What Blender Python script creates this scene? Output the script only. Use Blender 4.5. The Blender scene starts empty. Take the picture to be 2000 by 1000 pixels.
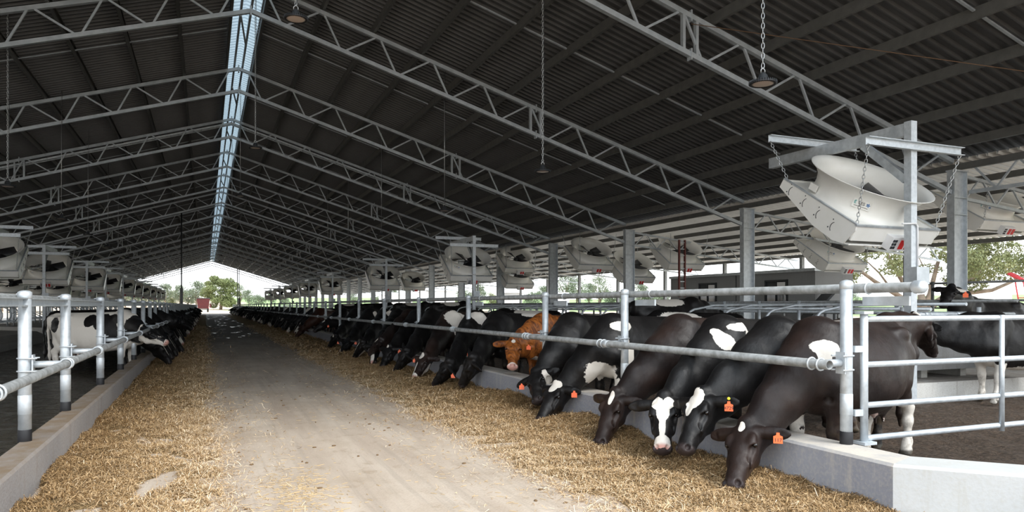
import bpy, math, random
import numpy as np
from mathutils import Vector, Matrix, Quaternion
random.seed(7); RNG = np.random.default_rng(11)
S = bpy.context.scene
COL = S.collection
# ---------------------------------------------------------------- camera, sky, exposure
CAMZ = 1.475; FPX = 1422.6; YAW = math.radians(22.8)
cam = bpy.data.cameras.new('camera'); camo = bpy.data.objects.new('camera', cam); COL.objects.link(camo)
camo.location = (0, 0, CAMZ); camo.rotation_euler = (math.pi/2, 0, -YAW)
cam.sensor_width = 36; cam.lens = FPX/2000*36; cam.shift_y = 0.0485; cam.clip_start = .05; cam.clip_end = 3000
S.camera = camo
S.view_settings.view_transform = 'Standard'; S.view_settings.look = 'None'
S.view_settings.gamma = 1; S.view_settings.use_curve_mapping = False
S.view_settings.exposure = 0.12
S.cycles.use_denoising = True
S.cycles.max_bounces = 8; S.cycles.diffuse_bounces = 5; S.cycles.glossy_bounces = 4; S.cycles.transmission_bounces = 6
W = bpy.data.worlds.new('overcast_sky'); S.world = W; W.use_nodes = True
nt = W.node_tree; nt.nodes.clear()
wo = nt.nodes.new('ShaderNodeOutputWorld'); wb = nt.nodes.new('ShaderNodeBackground')
wt = nt.nodes.new('ShaderNodeTexCoord'); wx = nt.nodes.new('ShaderNodeSeparateXYZ'); wr = nt.nodes.new('ShaderNodeValToRGB')
nt.links.new(wt.outputs['Generated'], wx.inputs[0]); nt.links.new(wx.outputs['Z'], wr.inputs[0])
wr.color_ramp.elements[0].position = 0.0; wr.color_ramp.elements[0].color = (.93, .95, .97, 1)
wr.color_ramp.elements[1].position = 0.7; wr.color_ramp.elements[1].color = (.80, .90, 1.0, 1)
nt.links.new(wr.outputs[0], wb.inputs[0]); wb.inputs[1].default_value = 2.75
nt.links.new(wb.outputs[0], wo.inputs[0])
# thin-cloud sun behind the camera, over its right shoulder
sd = bpy.data.lights.new('sun', 'SUN'); sd.energy = 2.6; sd.angle = math.radians(25); sd.color = (1, .97, .92)
so = bpy.data.objects.new('sun', sd); COL.objects.link(so)
so.rotation_euler = Vector((-.28, .62, -.73)).to_track_quat('-Z', 'Y').to_euler()

# ---------------------------------------------------------------- helpers
def pix(px, py, X):
    """world point on the vertical plane at lateral distance X seen at pixel px, py"""
    c, s = math.cos(YAW), math.sin(YAW); t = (px-1000)/FPX
    # (X c - Y s) = t (X s + Y c)
    Y = X*(c-t*s)/(s+t*c); D = X*s+Y*c
    return Vector((X, Y, CAMZ-(py-597)*D/FPX))
def mp(x, y):
    return (1.0257*x, .1222*x+1.1345*y)
def pixY(px, py, Y):
    c, s = math.cos(YAW), math.sin(YAW); t = (px-1000)/FPX
    X = Y*(s+t*c)/(c-t*s); D = X*s+Y*c
    return Vector((X, Y, CAMZ-(py-597)*D/FPX))
def pixD(px, py, D):
    c, s = math.cos(YAW), math.sin(YAW); r = (px-1000)/FPX*D
    return Vector((r*c+D*s, -r*s+D*c, CAMZ-(py-597)*D/FPX))
ORD = ['first','second','third','fourth','fifth','sixth','seventh','eighth','ninth','tenth','eleventh','twelfth','thirteenth','fourteenth','fifteenth','sixteenth','seventeenth','eighteenth','nineteenth']
TENS = ['', '', 'twenty', 'thirty', 'forty', 'fifty', 'sixty', 'seventy', 'eighty', 'ninety']
TENTH = ['', '', 'twentieth', 'thirtieth', 'fortieth', 'fiftieth', 'sixtieth', 'seventieth', 'eightieth', 'ninetieth']
def nth(i):
    n = i+1
    if n < 20: return ORD[n-1]
    if n >= 100: return 'hundred and '+nth(n-101) if n > 100 else 'hundredth'
    t, u = divmod(n, 10)
    return TENTH[t] if u == 0 else TENS[t]+'-'+ORD[u-1]
def tag(o, label=None, cat=None, group=None, kind=None):
    if label: o['label'] = label
    if cat: o['category'] = cat
    if group: o['group'] = group
    if kind: o['kind'] = kind
    return o
def empty(name, loc=(0,0,0), rz=0.0, label=None, cat=None, group=None):
    o = bpy.data.objects.new(name, None); COL.objects.link(o)
    o.location = loc; o.rotation_euler = (0, 0, rz); o.empty_display_size = .2
    return tag(o, label, cat, group)
def link(name, me, parent=None, loc=None):
    o = bpy.data.objects.new(name, me); COL.objects.link(o)
    if parent: o.parent = parent
    if loc is not None: o.location = loc
    return o
KIDS = {}
def copy_tree(o, parent=None):
    c = o.copy(); COL.objects.link(c)
    if parent: c.parent = parent
    for ch in list(o.children): copy_tree(ch, c)
    return c
class MB:
    def __init__(s): s.v = []; s.f = []; s.sm = []
    def add(s, vs, fs, smooth=False):
        n = len(s.v); s.v += [tuple(v) for v in vs]; s.f += [tuple(n+i for i in f) for f in fs]; s.sm += [smooth]*len(fs)
        return s
    def box(s, c, d, M=None):
        x, y, z = d[0]/2, d[1]/2, d[2]/2; c = Vector(c)
        vs = [Vector(p) for p in ((-x,-y,-z),(x,-y,-z),(x,y,-z),(-x,y,-z),(-x,-y,z),(x,-y,z),(x,y,z),(-x,y,z))]
        if M: vs = [M @ v for v in vs]
        return s.add([v+c for v in vs], [(0,3,2,1),(4,5,6,7),(0,1,5,4),(1,2,6,5),(2,3,7,6),(3,0,4,7)])
    def bar(s, p, q, w, h, up=(0,0,1)):
        p, q = Vector(p), Vector(q); t = (q-p).normalized(); u = Vector(up)
        l = t.cross(u)
        if l.length < 1e-4: l = t.cross(Vector((1,0,0)))
        l.normalize(); n = l.cross(t)
        vs = []
        for a in (p, q):
            for i, j in ((-1,-1),(1,-1),(1,1),(-1,1)): vs.append(a+l*(i*w/2)+n*(j*h/2))
        return s.add(vs, [(3,2,1,0),(4,5,6,7),(0,1,5,4),(1,2,6,5),(2,3,7,6),(3,0,4,7)])
    def prof(s, p, q, pts, up=(0,0,1), smooth=False, closed=True):
        """extrude a 2D profile (list of (lateral, up)) from p to q"""
        p, q = Vector(p), Vector(q); t = (q-p).normalized(); u = Vector(up)
        l = t.cross(u).normalized(); n = l.cross(t); k = len(pts)
        vs = [a+l*x+n*y for a in (p, q) for x, y in pts]
        fs = [(i, (i+1) % k, k+(i+1) % k, k+i) for i in range(k if closed else k-1)]
        if closed: fs += [tuple(range(k-1, -1, -1)), tuple(range(k, 2*k))]
        return s.add(vs, fs, smooth)
    def tube(s, pts, r, n=12, closed=False, caps=True):
        pts = [Vector(p) for p in pts]; m = len(pts); rs = r if isinstance(r, (list, tuple)) else [r]*m
        vs = []; fs = []; prev = None
        for i, p in enumerate(pts):
            a = pts[(i-1) % m] if (closed or i > 0) else p; b = pts[(i+1) % m] if (closed or i < m-1) else p
            t = (b-a).normalized()
            if prev is None:
                u = t.orthogonal().normalized()
            else:
                u = (prev-t*prev.dot(t))
                u = u.normalized() if u.length > 1e-6 else t.orthogonal().normalized()
            prev = u; w = t.cross(u)
            for k in range(n):
                an = 2*math.pi*k/n; vs.append(p+(u*math.cos(an)+w*math.sin(an))*rs[i])
        L = m if closed else m-1
        for i in range(L):
            for k in range(n):
                a = i*n+k; b = i*n+(k+1) % n; j = ((i+1) % m)*n
                fs.append((a, b, j+(k+1) % n, j+k))
        s.add(vs, fs, True)
        if caps and not closed:
            n0 = len(s.v)-len(vs)
            s.f += [tuple(n0+k for k in range(n-1, -1, -1)), tuple(n0+(m-1)*n+k for k in range(n))]; s.sm += [False, False]
        return s
    def lathe(s, prof, n=32, c=(0,0,0), M=None, smooth=True):
        c = Vector(c); vs = []; fs = []
        for r, z in prof:
            for k in range(n):
                a = 2*math.pi*k/n; v = Vector((r*math.cos(a), r*math.sin(a), z))
                if M: v = M @ v
                vs.append(v+c)
        for i in range(len(prof)-1):
            for k in range(n):
                a = i*n+k; b = i*n+(k+1) % n
                fs.append((a, b, b+n, a+n))
        return s.add(vs, fs, smooth)
    def sphere(s, c, r, n=12, m=8, M=None):
        sc = r if isinstance(r, (tuple, list)) else (r, r, r)
        prof = [(max(1e-4, math.sin(math.pi*i/m)), -math.cos(math.pi*i/m)) for i in range(m+1)]
        T = Matrix.Diagonal((*sc,)); T = (M @ T) if M else T
        return s.lathe(prof, n, c, T)
    def mesh(s, name, mat):
        me = bpy.data.meshes.new(name); me.from_pydata(s.v, [], s.f); me.materials.append(mat)
        me.polygons.foreach_set('use_smooth', s.sm); me.update()
        return me
    def build(s, name, mat, parent=None, bevel=0):
        o = link(name, s.mesh(name, mat), parent)
        if bevel:
            b = o.modifiers.new('b', 'BEVEL'); b.width = bevel; b.segments = 2; b.limit_method = 'ANGLE'
        return o
def struct(name, mb, mat, label=None):
    o = mb.build(name, mat); o['kind'] = 'structure'
    if label: o['label'] = label
    return o

# ---------------------------------------------------------------- materials
def mat(name, col, rough=.5, metal=0.0, spec=.5):
    m = bpy.data.materials.new(name); m.use_nodes = True
    b = m.node_tree.nodes['Principled BSDF']
    b.inputs['Base Color'].default_value = (*col, 1); b.inputs['Roughness'].default_value = rough
    b.inputs['Metallic'].default_value = metal; b.inputs['Specular IOR Level'].default_value = spec
    return m
class N:
    """small node graph helper on one material"""
    def __init__(s, m): s.m = m; s.t = m.node_tree; s.b = s.t.nodes['Principled BSDF']
    def new(s, ty, **kw):
        n = s.t.nodes.new(ty)
        for k, v in kw.items(): setattr(n, k, v)
        return n
    def set(s, sock, v):
        if hasattr(v, 'is_output'): s.t.links.new(v, sock)
        else: sock.default_value = v
    def coord(s, kind='Object', scale=(1,1,1), loc=(0,0,0)):
        c = s.new('ShaderNodeTexCoord'); m = s.new('ShaderNodeMapping')
        m.inputs['Scale'].default_value = scale; m.inputs['Location'].default_value = loc
        s.t.links.new(c.outputs[kind], m.inputs[0]); return m.outputs[0]
    def noise(s, vec, scale=5, detail=4, rough=.55, dist=0):
        n = s.new('ShaderNodeTexNoise'); s.set(n.inputs['Vector'], vec)
        n.inputs['Scale'].default_value = scale; n.inputs['Detail'].default_value = detail
        n.inputs['Roughness'].default_value = rough; n.inputs['Distortion'].default_value = dist
        return n.outputs['Fac']
    def ramp(s, fac, stops):
        r = s.new('ShaderNodeValToRGB'); e = r.color_ramp.elements
        while len(e) < len(stops): e.new(.5)
        for el, (p, c) in zip(e, stops):
            el.position = p; el.color = (c, c, c, 1) if isinstance(c, (int, float)) else (*c, 1)
        s.set(r.inputs[0], fac); return r.outputs[0]
    def mix(s, fac, a, b, mode='MIX'):
        n = s.new('ShaderNodeMix', data_type='RGBA', blend_type=mode)
        for sock, v in ((n.inputs[0], fac), (n.inputs[6], a), (n.inputs[7], b)):
            if isinstance(v, tuple) and len(v) == 3: v = (*v, 1)
            s.set(sock, v)
        return n.outputs[2]
    def math(s, op, a, b=0.0, clamp=False):
        n = s.new('ShaderNodeMath', operation=op, use_clamp=clamp); s.set(n.inputs[0], a); s.set(n.inputs[1], b); return n.outputs[0]
    def attr(s, name):
        a = s.new('ShaderNodeAttribute', attribute_name=name); return a
    def bump(s, h, dist=.01, strength=1.0):
        b = s.new('ShaderNodeBump'); b.inputs['Distance'].default_value = dist; b.inputs['Strength'].default_value = strength
        s.set(b.inputs['Height'], h); s.t.links.new(b.outputs[0], s.b.inputs['Normal'])
    def color(s, c): s.set(s.b.inputs['Base Color'], c)
    def rough(s, c): s.set(s.b.inputs['Roughness'], c)
def noisy(name, c1, c2, scale=4, rough=.6, metal=0, spec=.5, stretch=(1,1,1), bump=0, r2=None, lo=.35, hi=.65):
    m = mat(name, c1, rough, metal, spec); n = N(m)
    f = n.noise(n.coord('Object', stretch), scale, 5)
    n.color(n.ramp(f, [(lo, c1), (hi, c2)]))
    if r2 is not None: n.rough(n.ramp(f, [(lo, rough), (hi, r2)]))
    if bump: n.bump(f, bump)
    return m
GALV = noisy('galvanised_steel', (.46,.50,.53), (.62,.66,.69), 9, .42, .55, r2=.55)
GALVB = noisy('bright_galvanised_pipe', (.46,.50,.53), (.64,.68,.71), 16, .36, .4, r2=.5, lo=.3, hi=.7)
GALVD = noisy('weathered_galvanised_pipe', (.15,.155,.15), (.30,.31,.31), 15, .5, .4, r2=.62, lo=.3, hi=.7)
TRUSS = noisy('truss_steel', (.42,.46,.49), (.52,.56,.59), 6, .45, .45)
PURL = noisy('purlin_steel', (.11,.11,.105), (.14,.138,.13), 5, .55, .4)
DARKST = mat('dark_steel', (.05,.055,.06), .5, .4)
BLACK = mat('black_rubber', (.012,.012,.014), .6)
FANW = noisy('fan_fibreglass', (.80,.79,.74), (.85,.84,.80), 3, .32)
FAND = mat('fan_blade', (.03,.03,.033), .4)
RED = mat('red_panel', (.62,.03,.03), .4)
WHITE = mat('white_paint', (.78,.78,.78), .45)
ORANGE = mat('orange_plastic', (.90,.12,.012), .4)
YELLOW = mat('yellow_plastic', (.85,.75,.03), .4)
INK = mat('tag_ink', (.02,.012,.01), .6)
EYE = mat('eye', (.006,.004,.004), .08, 0, .7)
LENS = mat('lamp_lens', (.62,.5,.42), .3)
CHAIN = mat('chain_zinc', (.50,.52,.53), .35, .8)
# ---------------------------------------------------------------- cows
def coat(name, dark, dark2, white=(.74,.69,.62), brindle=False):
    m = mat(name, dark, .46, 0, .38); n = N(m)
    oc = n.coord('Object')
    edge = n.noise(oc, 16, 5, .65)
    fine = n.noise(n.coord('Object', (60, 60, 25)), 3, 3)
    a = n.attr('coat').outputs['Fac']
    f = n.math('ADD', a, n.math('MULTIPLY', n.math('SUBTRACT', edge, .5), .55))
    pat = n.ramp(f, [(.485, 0.0), (.515, 1.0)])
    if brindle:
        w = n.noise(n.coord('Object', (9, 2.5, 2.5)), 2.4, 5, .7, 1.0)
        d = n.ramp(w, [(.40, dark2), (.60, dark)])
    else:
        d = n.mix(n.ramp(n.noise(oc, 1.7, 3), [(.40, 0.0), (.75, 1.0)]), dark, dark2)
    c = n.mix(pat, d, white)
    sk = n.attr('skin').outputs['Fac']; c = n.mix(sk, c, n.mix(pat, (.035,.025,.024), (.55,.30,.25)))
    hf = n.attr('hoof').outputs['Fac']; c = n.mix(hf, c, (.05,.045,.035))
    mud = n.math('MULTIPLY', n.attr('mud').outputs['Fac'], n.ramp(n.noise(oc, 9, 5, .7), [(.45, .0), (.62, 1.0)]))
    c = n.mix(n.math('MULTIPLY', mud, .7), c, (.11,.08,.05))
    n.color(c)
    n.rough(n.ramp(fine, [(.3, .40), (.7, .56)]))
    n.set(n.b.inputs['Specular IOR Level'], n.math('MULTIPLY', n.ramp(n.noise(oc, 3.2, 4), [(.35, .30), (.7, .75)]), .6))
    mus = n.noise(n.coord('Object', (1, 1, .7)), 6, 3, .55, 0)
    n.bump(n.math('ADD', n.math('MULTIPLY', fine, .10), mus), .022, .6)
    return m
COAT_BLACK = coat('black_coat', (.0060,.0055,.0057), (.011,.0090,.0085))
COAT_BROWNBLACK = coat('brown_black_coat', (.0125,.0085,.0078), (.034,.0185,.0135))
COAT_CHESTNUT = coat('dark_chestnut_coat', (.040,.014,.007), (.022,.009,.006))
COAT_RED = coat('red_brindle_coat', (.36,.115,.022), (.10,.03,.010), brindle=True)

def smin(a, b, k):
    h = np.maximum(k-np.abs(a-b), 0)/k
    return np.minimum(a, b)-h*h*k*.25
class Field:
    def __init__(s, lo, hi, res):
        s.res = res; s.lo = np.array(lo, float)
        s.n = [int((hi[i]-lo[i])/res)+2 for i in range(3)]
        s.ax = [s.lo[i]+np.arange(s.n[i])*res for i in range(3)]
        s.f = np.full(s.n, .2, np.float32)
    def sub(s, lo, hi):
        sl = []
        for i in range(3):
            a = max(0, int((lo[i]-s.lo[i])/s.res)); b = min(s.n[i], int((hi[i]-s.lo[i])/s.res)+2)
            if b <= a: return None
            sl.append(slice(a, b))
        g = np.meshgrid(*[s.ax[i][sl[i]] for i in range(3)], indexing='ij')
        return tuple(sl), np.stack(g, -1).astype(np.float32)
    def blend(s, lo, hi, fn, k, cut=False, asp=1.0):
        pad = k*min(asp, 3.0)+.05
        r = s.sub([x-pad for x in lo], [x+pad for x in hi])
        if r is None: return
        sl, p = r; d = fn(p); cur = s.f[sl]
        s.f[sl] = -smin(-cur, d, k) if cut else smin(cur, d, k)
    def seg(s, a, b, ra, rb, k=.05, L=None, cut=False):
        """tapered elliptic segment; ra, rb = (lateral, dorsal) radii; L = lateral axis"""
        a = np.array(a, float); b = np.array(b, float)
        ra = np.array(ra if hasattr(ra, '__len__') else (ra, ra), float); rb = np.array(rb if hasattr(rb, '__len__') else (rb, rb), float)
        T = b-a; ln = np.linalg.norm(T); T = T/max(ln, 1e-6)
        L = np.array((0, 1, 0.) if L is None else L, float); L = L-T*L.dot(T)
        if np.linalg.norm(L) < 1e-3: L = np.cross(T, (1, 0, 0.))
        L /= np.linalg.norm(L); Nn = np.cross(L, T)
        mr = max(ra.max(), rb.max())
        lo = np.minimum(a, b)-mr; hi = np.maximum(a, b)+mr
        def fn(p):
            q = p-a; x = q @ T; t = np.clip(x/ln, 0, 1)
            w = ra[0]+(rb[0]-ra[0])*t; h = ra[1]+(rb[1]-ra[1])*t; m = np.minimum(w, h)
            c = x-t*ln
            return (np.sqrt((q @ L/w)**2+(q @ Nn/h)**2+(c/m)**2)-1)*m
        s.blend(lo, hi, fn, k, cut, mr/min(ra.min(), rb.min()))
    def chain(s, pts, k=.05, L=None):
        for (a, ra), (b, rb) in zip(pts[:-1], pts[1:]): s.seg(a, b, ra, rb, k, L)
    def ell(s, c, r, k=.04, R=None, cut=False):
        c = np.array(c, float); r = np.array(r, float)
        R = np.eye(3) if R is None else np.array(R, float)   # rows are axes
        m = r.max()
        def fn(p):
            q = (p-c) @ R.T / r; l = np.sqrt((q*q).sum(-1)); g = np.sqrt(((q/r)**2).sum(-1))
            return l*(l-1)/np.maximum(g, 1e-6)
        s.blend(c-m, c+m, fn, k, cut, m/r.min())
    def nets(s):
        f = s.f; ins = f < 0; n = f.shape
        cs = tuple(x-1 for x in n)
        cnt = np.zeros(cs, np.float32); acc = np.zeros(cs+(3,), np.float32)
        def sl(d): return tuple(slice(d[i], d[i]+cs[i]) for i in range(3))
        for ax in range(3):
            o = [i for i in range(3) if i != ax]
            for u in (0, 1):
                for v in (0, 1):
                    d0 = [0, 0, 0]; d0[o[0]] = u; d0[o[1]] = v; d1 = list(d0); d1[ax] = 1
                    A = f[sl(d0)]; B = f[sl(d1)]; cr = (A < 0) != (B < 0)
                    t = np.where(cr, A/np.where(cr, A-B, 1), 0)
                    cnt += cr
                    for i in range(3): acc[..., i] += cr*(d0[i] if i != ax else t)
        act = cnt > 0; idx = np.full(cs, -1, np.int64); idx[act] = np.arange(act.sum())
        base = np.argwhere(act)
        V = s.lo+(base+acc[act]/cnt[act][:, None])*s.res
        F = []
        for ax in range(3):
            u, v = [(1, 2), (2, 0), (0, 1)][ax]
            lo = [1, 1, 1]; lo[ax] = 0
            A = ins[tuple(slice(lo[i], n[i]-1) for i in range(3))]
            sh = [slice(lo[i], n[i]-1) for i in range(3)]; sh[ax] = slice(1, n[ax])
            B = ins[tuple(sh)]; A = ins[tuple(slice(lo[i], n[i]-1) if i != ax else slice(0, n[ax]-1) for i in range(3))]
            for flip in (0, 1):
                c = np.argwhere((A & ~B) if not flip else (~A & B))+np.array(lo)
                if not len(c): continue
                def g(du, dv):
                    q = c.copy(); q[:, u] -= du; q[:, v] -= dv; return idx[q[:, 0], q[:, 1], q[:, 2]]
                quad = np.stack([g(1, 1), g(0, 1), g(0, 0), g(1, 0)], 1)
                if flip: quad = quad[:, ::-1]
                F.append(quad)
        return V, np.concatenate(F)
def nrm(v): v = np.array(v, float); return v/np.linalg.norm(v)
# torso stations: x, centre z, half height, half width
TORSO = np.array([(.34,.94,.17,.10),(.27,.93,.28,.165),(.14,.95,.37,.215),(0,.955,.410,.25),(-.2,.945,.425,.295),(-.45,.925,.435,.345),(-.75,.915,.435,.375),(-1.0,.94,.405,.355),(-1.22,1.01,.335,.305),(-1.42,1.085,.26,.265),(-1.56,1.13,.20,.205),(-1.64,1.15,.13,.13)])
_tx = np.linspace(-1.64, .34, 200); _k = np.exp(-(np.arange(-12, 13)/5.)**2); _k /= _k.sum()
TORSO_S = np.stack([_tx]+[np.convolve(np.pad(np.interp(_tx, TORSO[::-1, 0], TORSO[::-1, i]), 12, 'edge'), _k, 'valid') for i in (1, 2, 3)], 1)
STAND = dict(poll=(.80, 0, 1.45), muz=(1.25, 0, 1.10))
def cow_geo(poll, muz, face=None, res=.014, legs=(0, 0, 0, 0), belly=1.0, hs=1.0, roll=0, ear_drop=.25, back_to_neck=1.0):
    """one continuous body, x forward, origin on the floor under the withers. returns V, F, head frame"""
    poll = np.array(poll, float); muz = np.array(muz, float)
    HL = .585*hs; T = nrm(muz-poll); poll = muz-T*HL
    fdir = np.array((.75, 0, .65) if face is None else face, float)
    Nn = fdir-T*fdir.dot(T); Nn = nrm(Nn); L = np.cross(Nn, T)   # L to the cow's left when T fwd, N up
    lo = np.minimum(np.minimum(poll, muz), (-1.85, -.48, -.02))-np.array((.12, .12, .0)); hi = np.maximum(np.maximum(poll, muz), (.45, .48, 1.44))+.16
    lo[1] = min(lo[1], min(poll[1], muz[1])-.26); hi[1] = max(hi[1], max(poll[1], muz[1])+.26); lo[2] = min(-.03, muz[2]-.14)
    F = Field(lo, hi, res)
    X = TORSO_S
    def torso(p):
        x = p[..., 0]; c = np.interp(x, X[:, 0], X[:, 1]); h = np.interp(x, X[:, 0], X[:, 2]); w = np.interp(x, X[:, 0], X[:, 3])*(1+(belly-1)*np.exp(-((x+.75)/.4)**2))
        zz = (p[..., 2]-c)/h; w = w*(1-.10*zz-.10*np.maximum(zz-.3, 0))
        d = ((np.abs(p[..., 1]/w)**2.25+np.abs(zz)**2.25)**(1/2.25)-1)*np.minimum(w, h)
        cx = np.maximum(x-.34, -1.64-x)
        return np.maximum(d, cx)
    F.blend((-1.70, -.42, .44), (.40, .42, 1.42), torso, .02)
    F.ell((-1.64, 0, 1.14), (.07, .15, .16), .10); F.ell((.30, 0, .90), (.10, .12, .22), .10)
    F.seg((-.05, 0, 1.325), (-1.55, 0, 1.305), (.06, .04), (.06, .04), .06)            # spine
    F.seg((.05, 0, 1.30), (-.10, 0, 1.36), (.06, .05), (.05, .04), .07)                  # withers
    for s in (-1, 1):
        F.ell((-1.20, s*.235, 1.245), (.11, .055, .065), .10)                           # hook bones
        F.ell((-1.60, s*.125, 1.23), (.07, .05, .05), .06)                              # pin bones
        F.seg((-1.22, s*.24, 1.24), (-1.58, s*.13, 1.21), .05, .045, .05)
        F.seg((-.02, s*.15, 1.26), (.24, s*.205, .88), (.09, .13), (.09, .11), .07)     # shoulder blade
        a, b = legs[0 if s < 0 else 1], legs[2 if s < 0 else 3]
        fx, hx = .06+a, -1.40+b
        F.chain([((.20, s*.19, .86), (.10, .14)), ((.07+a*.2, s*.185, .68), (.075, .10)), ((.06+a*.5, s*.165, .43), (.052, .060)), ((.05+a*.7, s*.165, .36), (.042, .045)), ((.05+a, s*.165, .15), (.038, .042)), ((.075+a, s*.165, .09), (.05, .05))], .045)
        F.seg((.07+a, s*.165, .06), (.10+a, s*.165, .035), (.058, .045), (.062, .04), .02)
        F.chain([((-1.30, s*.19, 1.05), (.13, .22)), ((-1.20, s*.225, .80), (.10, .15)), ((-1.36+b*.2, s*.19, .62), (.062, .095)), ((-1.50+b*.6, s*.17, .50), (.045, .062)), ((-1.47+b*.8, s*.168, .36), (.038, .05)), ((-1.43+b, s*.168, .15), (.038, .045)), ((-1.40+b, s*.168, .09), (.05, .05))], .06)
        F.seg((-1.42+b, s*.168, .06), (-1.37+b, s*.168, .035), (.058, .045), (.062, .04), .02)
        F.seg((-1.44, s*.15, 1.0), (-1.47, s*.16, .70), (.08, .11), (.045, .07), .08)     # thigh back edge
        F.seg((-.95, s*.29, .72), (-1.15, s*.23, .78), .05, .06, .06)                    # flank fold
        for tx in (-1.02, -1.20): F.seg((tx, s*.07, .46), (tx, s*.075, .385), .017, .014, .02)
    for s in (-1, 1):
        F.seg((.30, s*.15, 1.02), (.22, s*.20, .72), .035, .03, .04, cut=True)
    F.ell((-1.13, 0, .60), (.24, .19, .165), .06)                                        # udder
    F.chain([((-1.63, 0, 1.27), .045), ((-1.73, 0, 1.18), .036), ((-1.76, 0, .95), .026), ((-1.75, .01, .70), .020), ((-1.74, .02, .56), .030), ((-1.74, .03, .40), .038), ((-1.74, .03, .27), .014)], .03)
    # neck: dorsal and ventral chains
    nb = np.array((.02, 0, 1.20)); vb = np.array((.30, 0, .92))
    pk = poll+T*.02-Nn*.035*hs; th = poll+T*.11*hs-Nn*.175*hs
    for i, (u0, u1) in enumerate(((0, .36), (.36, .7), (.7, 1.0))):
        def P(u, A, B, sag):
            return A*(1-u)+B*u+np.array((0, 0, sag))*math.sin(math.pi*u)
        wu = lambda u: .16*(1-u)**1.2+.095
        du = lambda u: .155*(1-u)+.075
        F.seg(P(u0, nb, pk, .035*back_to_neck), P(u1, nb, pk, .035*back_to_neck), (wu(u0)*.80, du(u0)), (wu(u1)*.80, du(u1)), .08)
        F.seg(P(u0, vb, th, -.01), P(u1, vb, th, -.01), (wu(u0)*.80, du(u0)*.95), (wu(u1)*.72, du(u1)*.85), .08)
        m0 = (P(u0, nb, pk, .035)+P(u0, vb, th, -.01))/2; m1 = (P(u1, nb, pk, .035)+P(u1, vb, th, -.01))/2
        F.seg(m0, m1, (wu(u0)*.95, du(u0)*1.0), (wu(u1)*.86, du(u1)*.9), .08)
    F.seg((.33, 0, .72), (.36, 0, .95), (.045, .08), (.05, .09), .09)                    # brisket
    # head
    H = lambda t, n=0, l=0: poll+T*(t*HL)+Nn*(n*hs*1.13)+L*(l*hs*1.13)
    q = hs*1.13
    F.chain([(H(.0, -.045), (.085*q, .085*q)), (H(.18, -.04), (.108*q, .088*q)), (H(.36, -.04), (.104*q, .090*q)), (H(.58, -.035), (.076*q, .078*q)), (H(.80, -.03), (.062*q, .062*q)), (H(.93, -.032), (.070*q, .056*q))], .035, L)
    F.chain([(H(.16, -.13), (.078*q, .095*q)), (H(.34, -.145), (.064*q, .085*q)), (H(.60, -.105), (.044*q, .052*q)), (H(.88, -.078), (.046*q, .034*q))], .04, L)   # jaw
    F.ell(H(.955, -.03), (.080*q, .057*q, .040*q), .025, [L, Nn, T])                     # muzzle pad
    F.ell(H(.90, -.088), (.046*q, .026*q, .05*q), .02, [L, Nn, T])                       # lower lip
    F.ell(H(-.04, .025), (.055*q, .045*q, .05*q), .04, [L, Nn, T])                         # poll knob
    for s in (-1, 1):
        F.ell(H(.30, .028, s*.085), (.032*q, .026*q, .060*q), .025, [L, Nn, T])          # brow
        F.ell(H(.345, .004, s*.104), (.020*q, .026*q, .030*q), .02, [L, Nn, T])          # eye bulge
        F.ell(H(.50, -.035, s*.078), (.022*q, .035*q, .09*q), .04, [L, Nn, T])           # cheek ridge
        F.ell(H(.46, .012, s*.100), (.026*q, .026*q, .06*q), .02, [L, Nn, T], cut=True)   # hollow below the eye
        F.ell(H(.965, .006, s*.047), (.020*q, .022*q, .024*q), .012, [L, Nn, T], cut=True)  # nostril
        F.seg(H(.985, -.066, s*.02), H(.78, -.070, s*.075), .007*q, .006*q, .012, cut=True)   # mouth line
        F.seg(H(.56, .0, s*.082), H(.70, -.06, s*.072), .010*q, .008*q, .02, cut=True)
        er = nrm(L*s*.95-Nn*ear_drop-T*.10); en = nrm(Nn*.6+T*.55-er*er.dot(Nn*.6+T*.55)); ew = np.cross(er, en)
        ec = H(.10, -.015, s*.10)+er*.105*q
        th_ = max(.018, res*1.25)
        F.ell(ec, (.118*q, th_*q, .052*q), .015, [er, en, ew])
        F.ell(ec+er*.015+en*.024*q, (.088*q, .018*q, .034*q), .01, [er, en, ew], cut=True)
        F.seg(H(.08, -.02, s*.085), ec, .04*q, .03*q, .03)
    V, Q = F.nets()
    return V.astype(np.float32), Q, dict(poll=poll, T=T, N=Nn, L=L, HL=HL, hs=hs*1.13)
def hcoord(V, h): d = V-h['poll']; return np.stack([d @ h['T']/h['HL'], d @ h['N']/h['hs'], d @ h['L']/h['hs']], 1)
def patch_field(V, h, patches):
    """each patch (frame, centre, radii, sign): B body coords, H head coords (along 0..1, dorsal m, lateral m)"""
    hc = hcoord(V, h)
    inhead = (hc[:, 0] > -.12) & (np.abs(hc[:, 1]) < .27) & (np.abs(hc[:, 2]) < .27) & (V[:, 0] > .3)
    f = np.full(len(V), -.6)
    for fr, c, r, sg in patches:
        P = V if fr == 'B' else hc
        d = 1-np.sqrt((((P-np.array(c))/np.array(r))**2).sum(1))
        if fr == 'H': d = np.where(inhead, d, -1)
        d = np.clip(d*1.1, -.6, .6)
        f = np.maximum(f, d) if sg > 0 else np.minimum(f, -d)
    return f+.5
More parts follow.
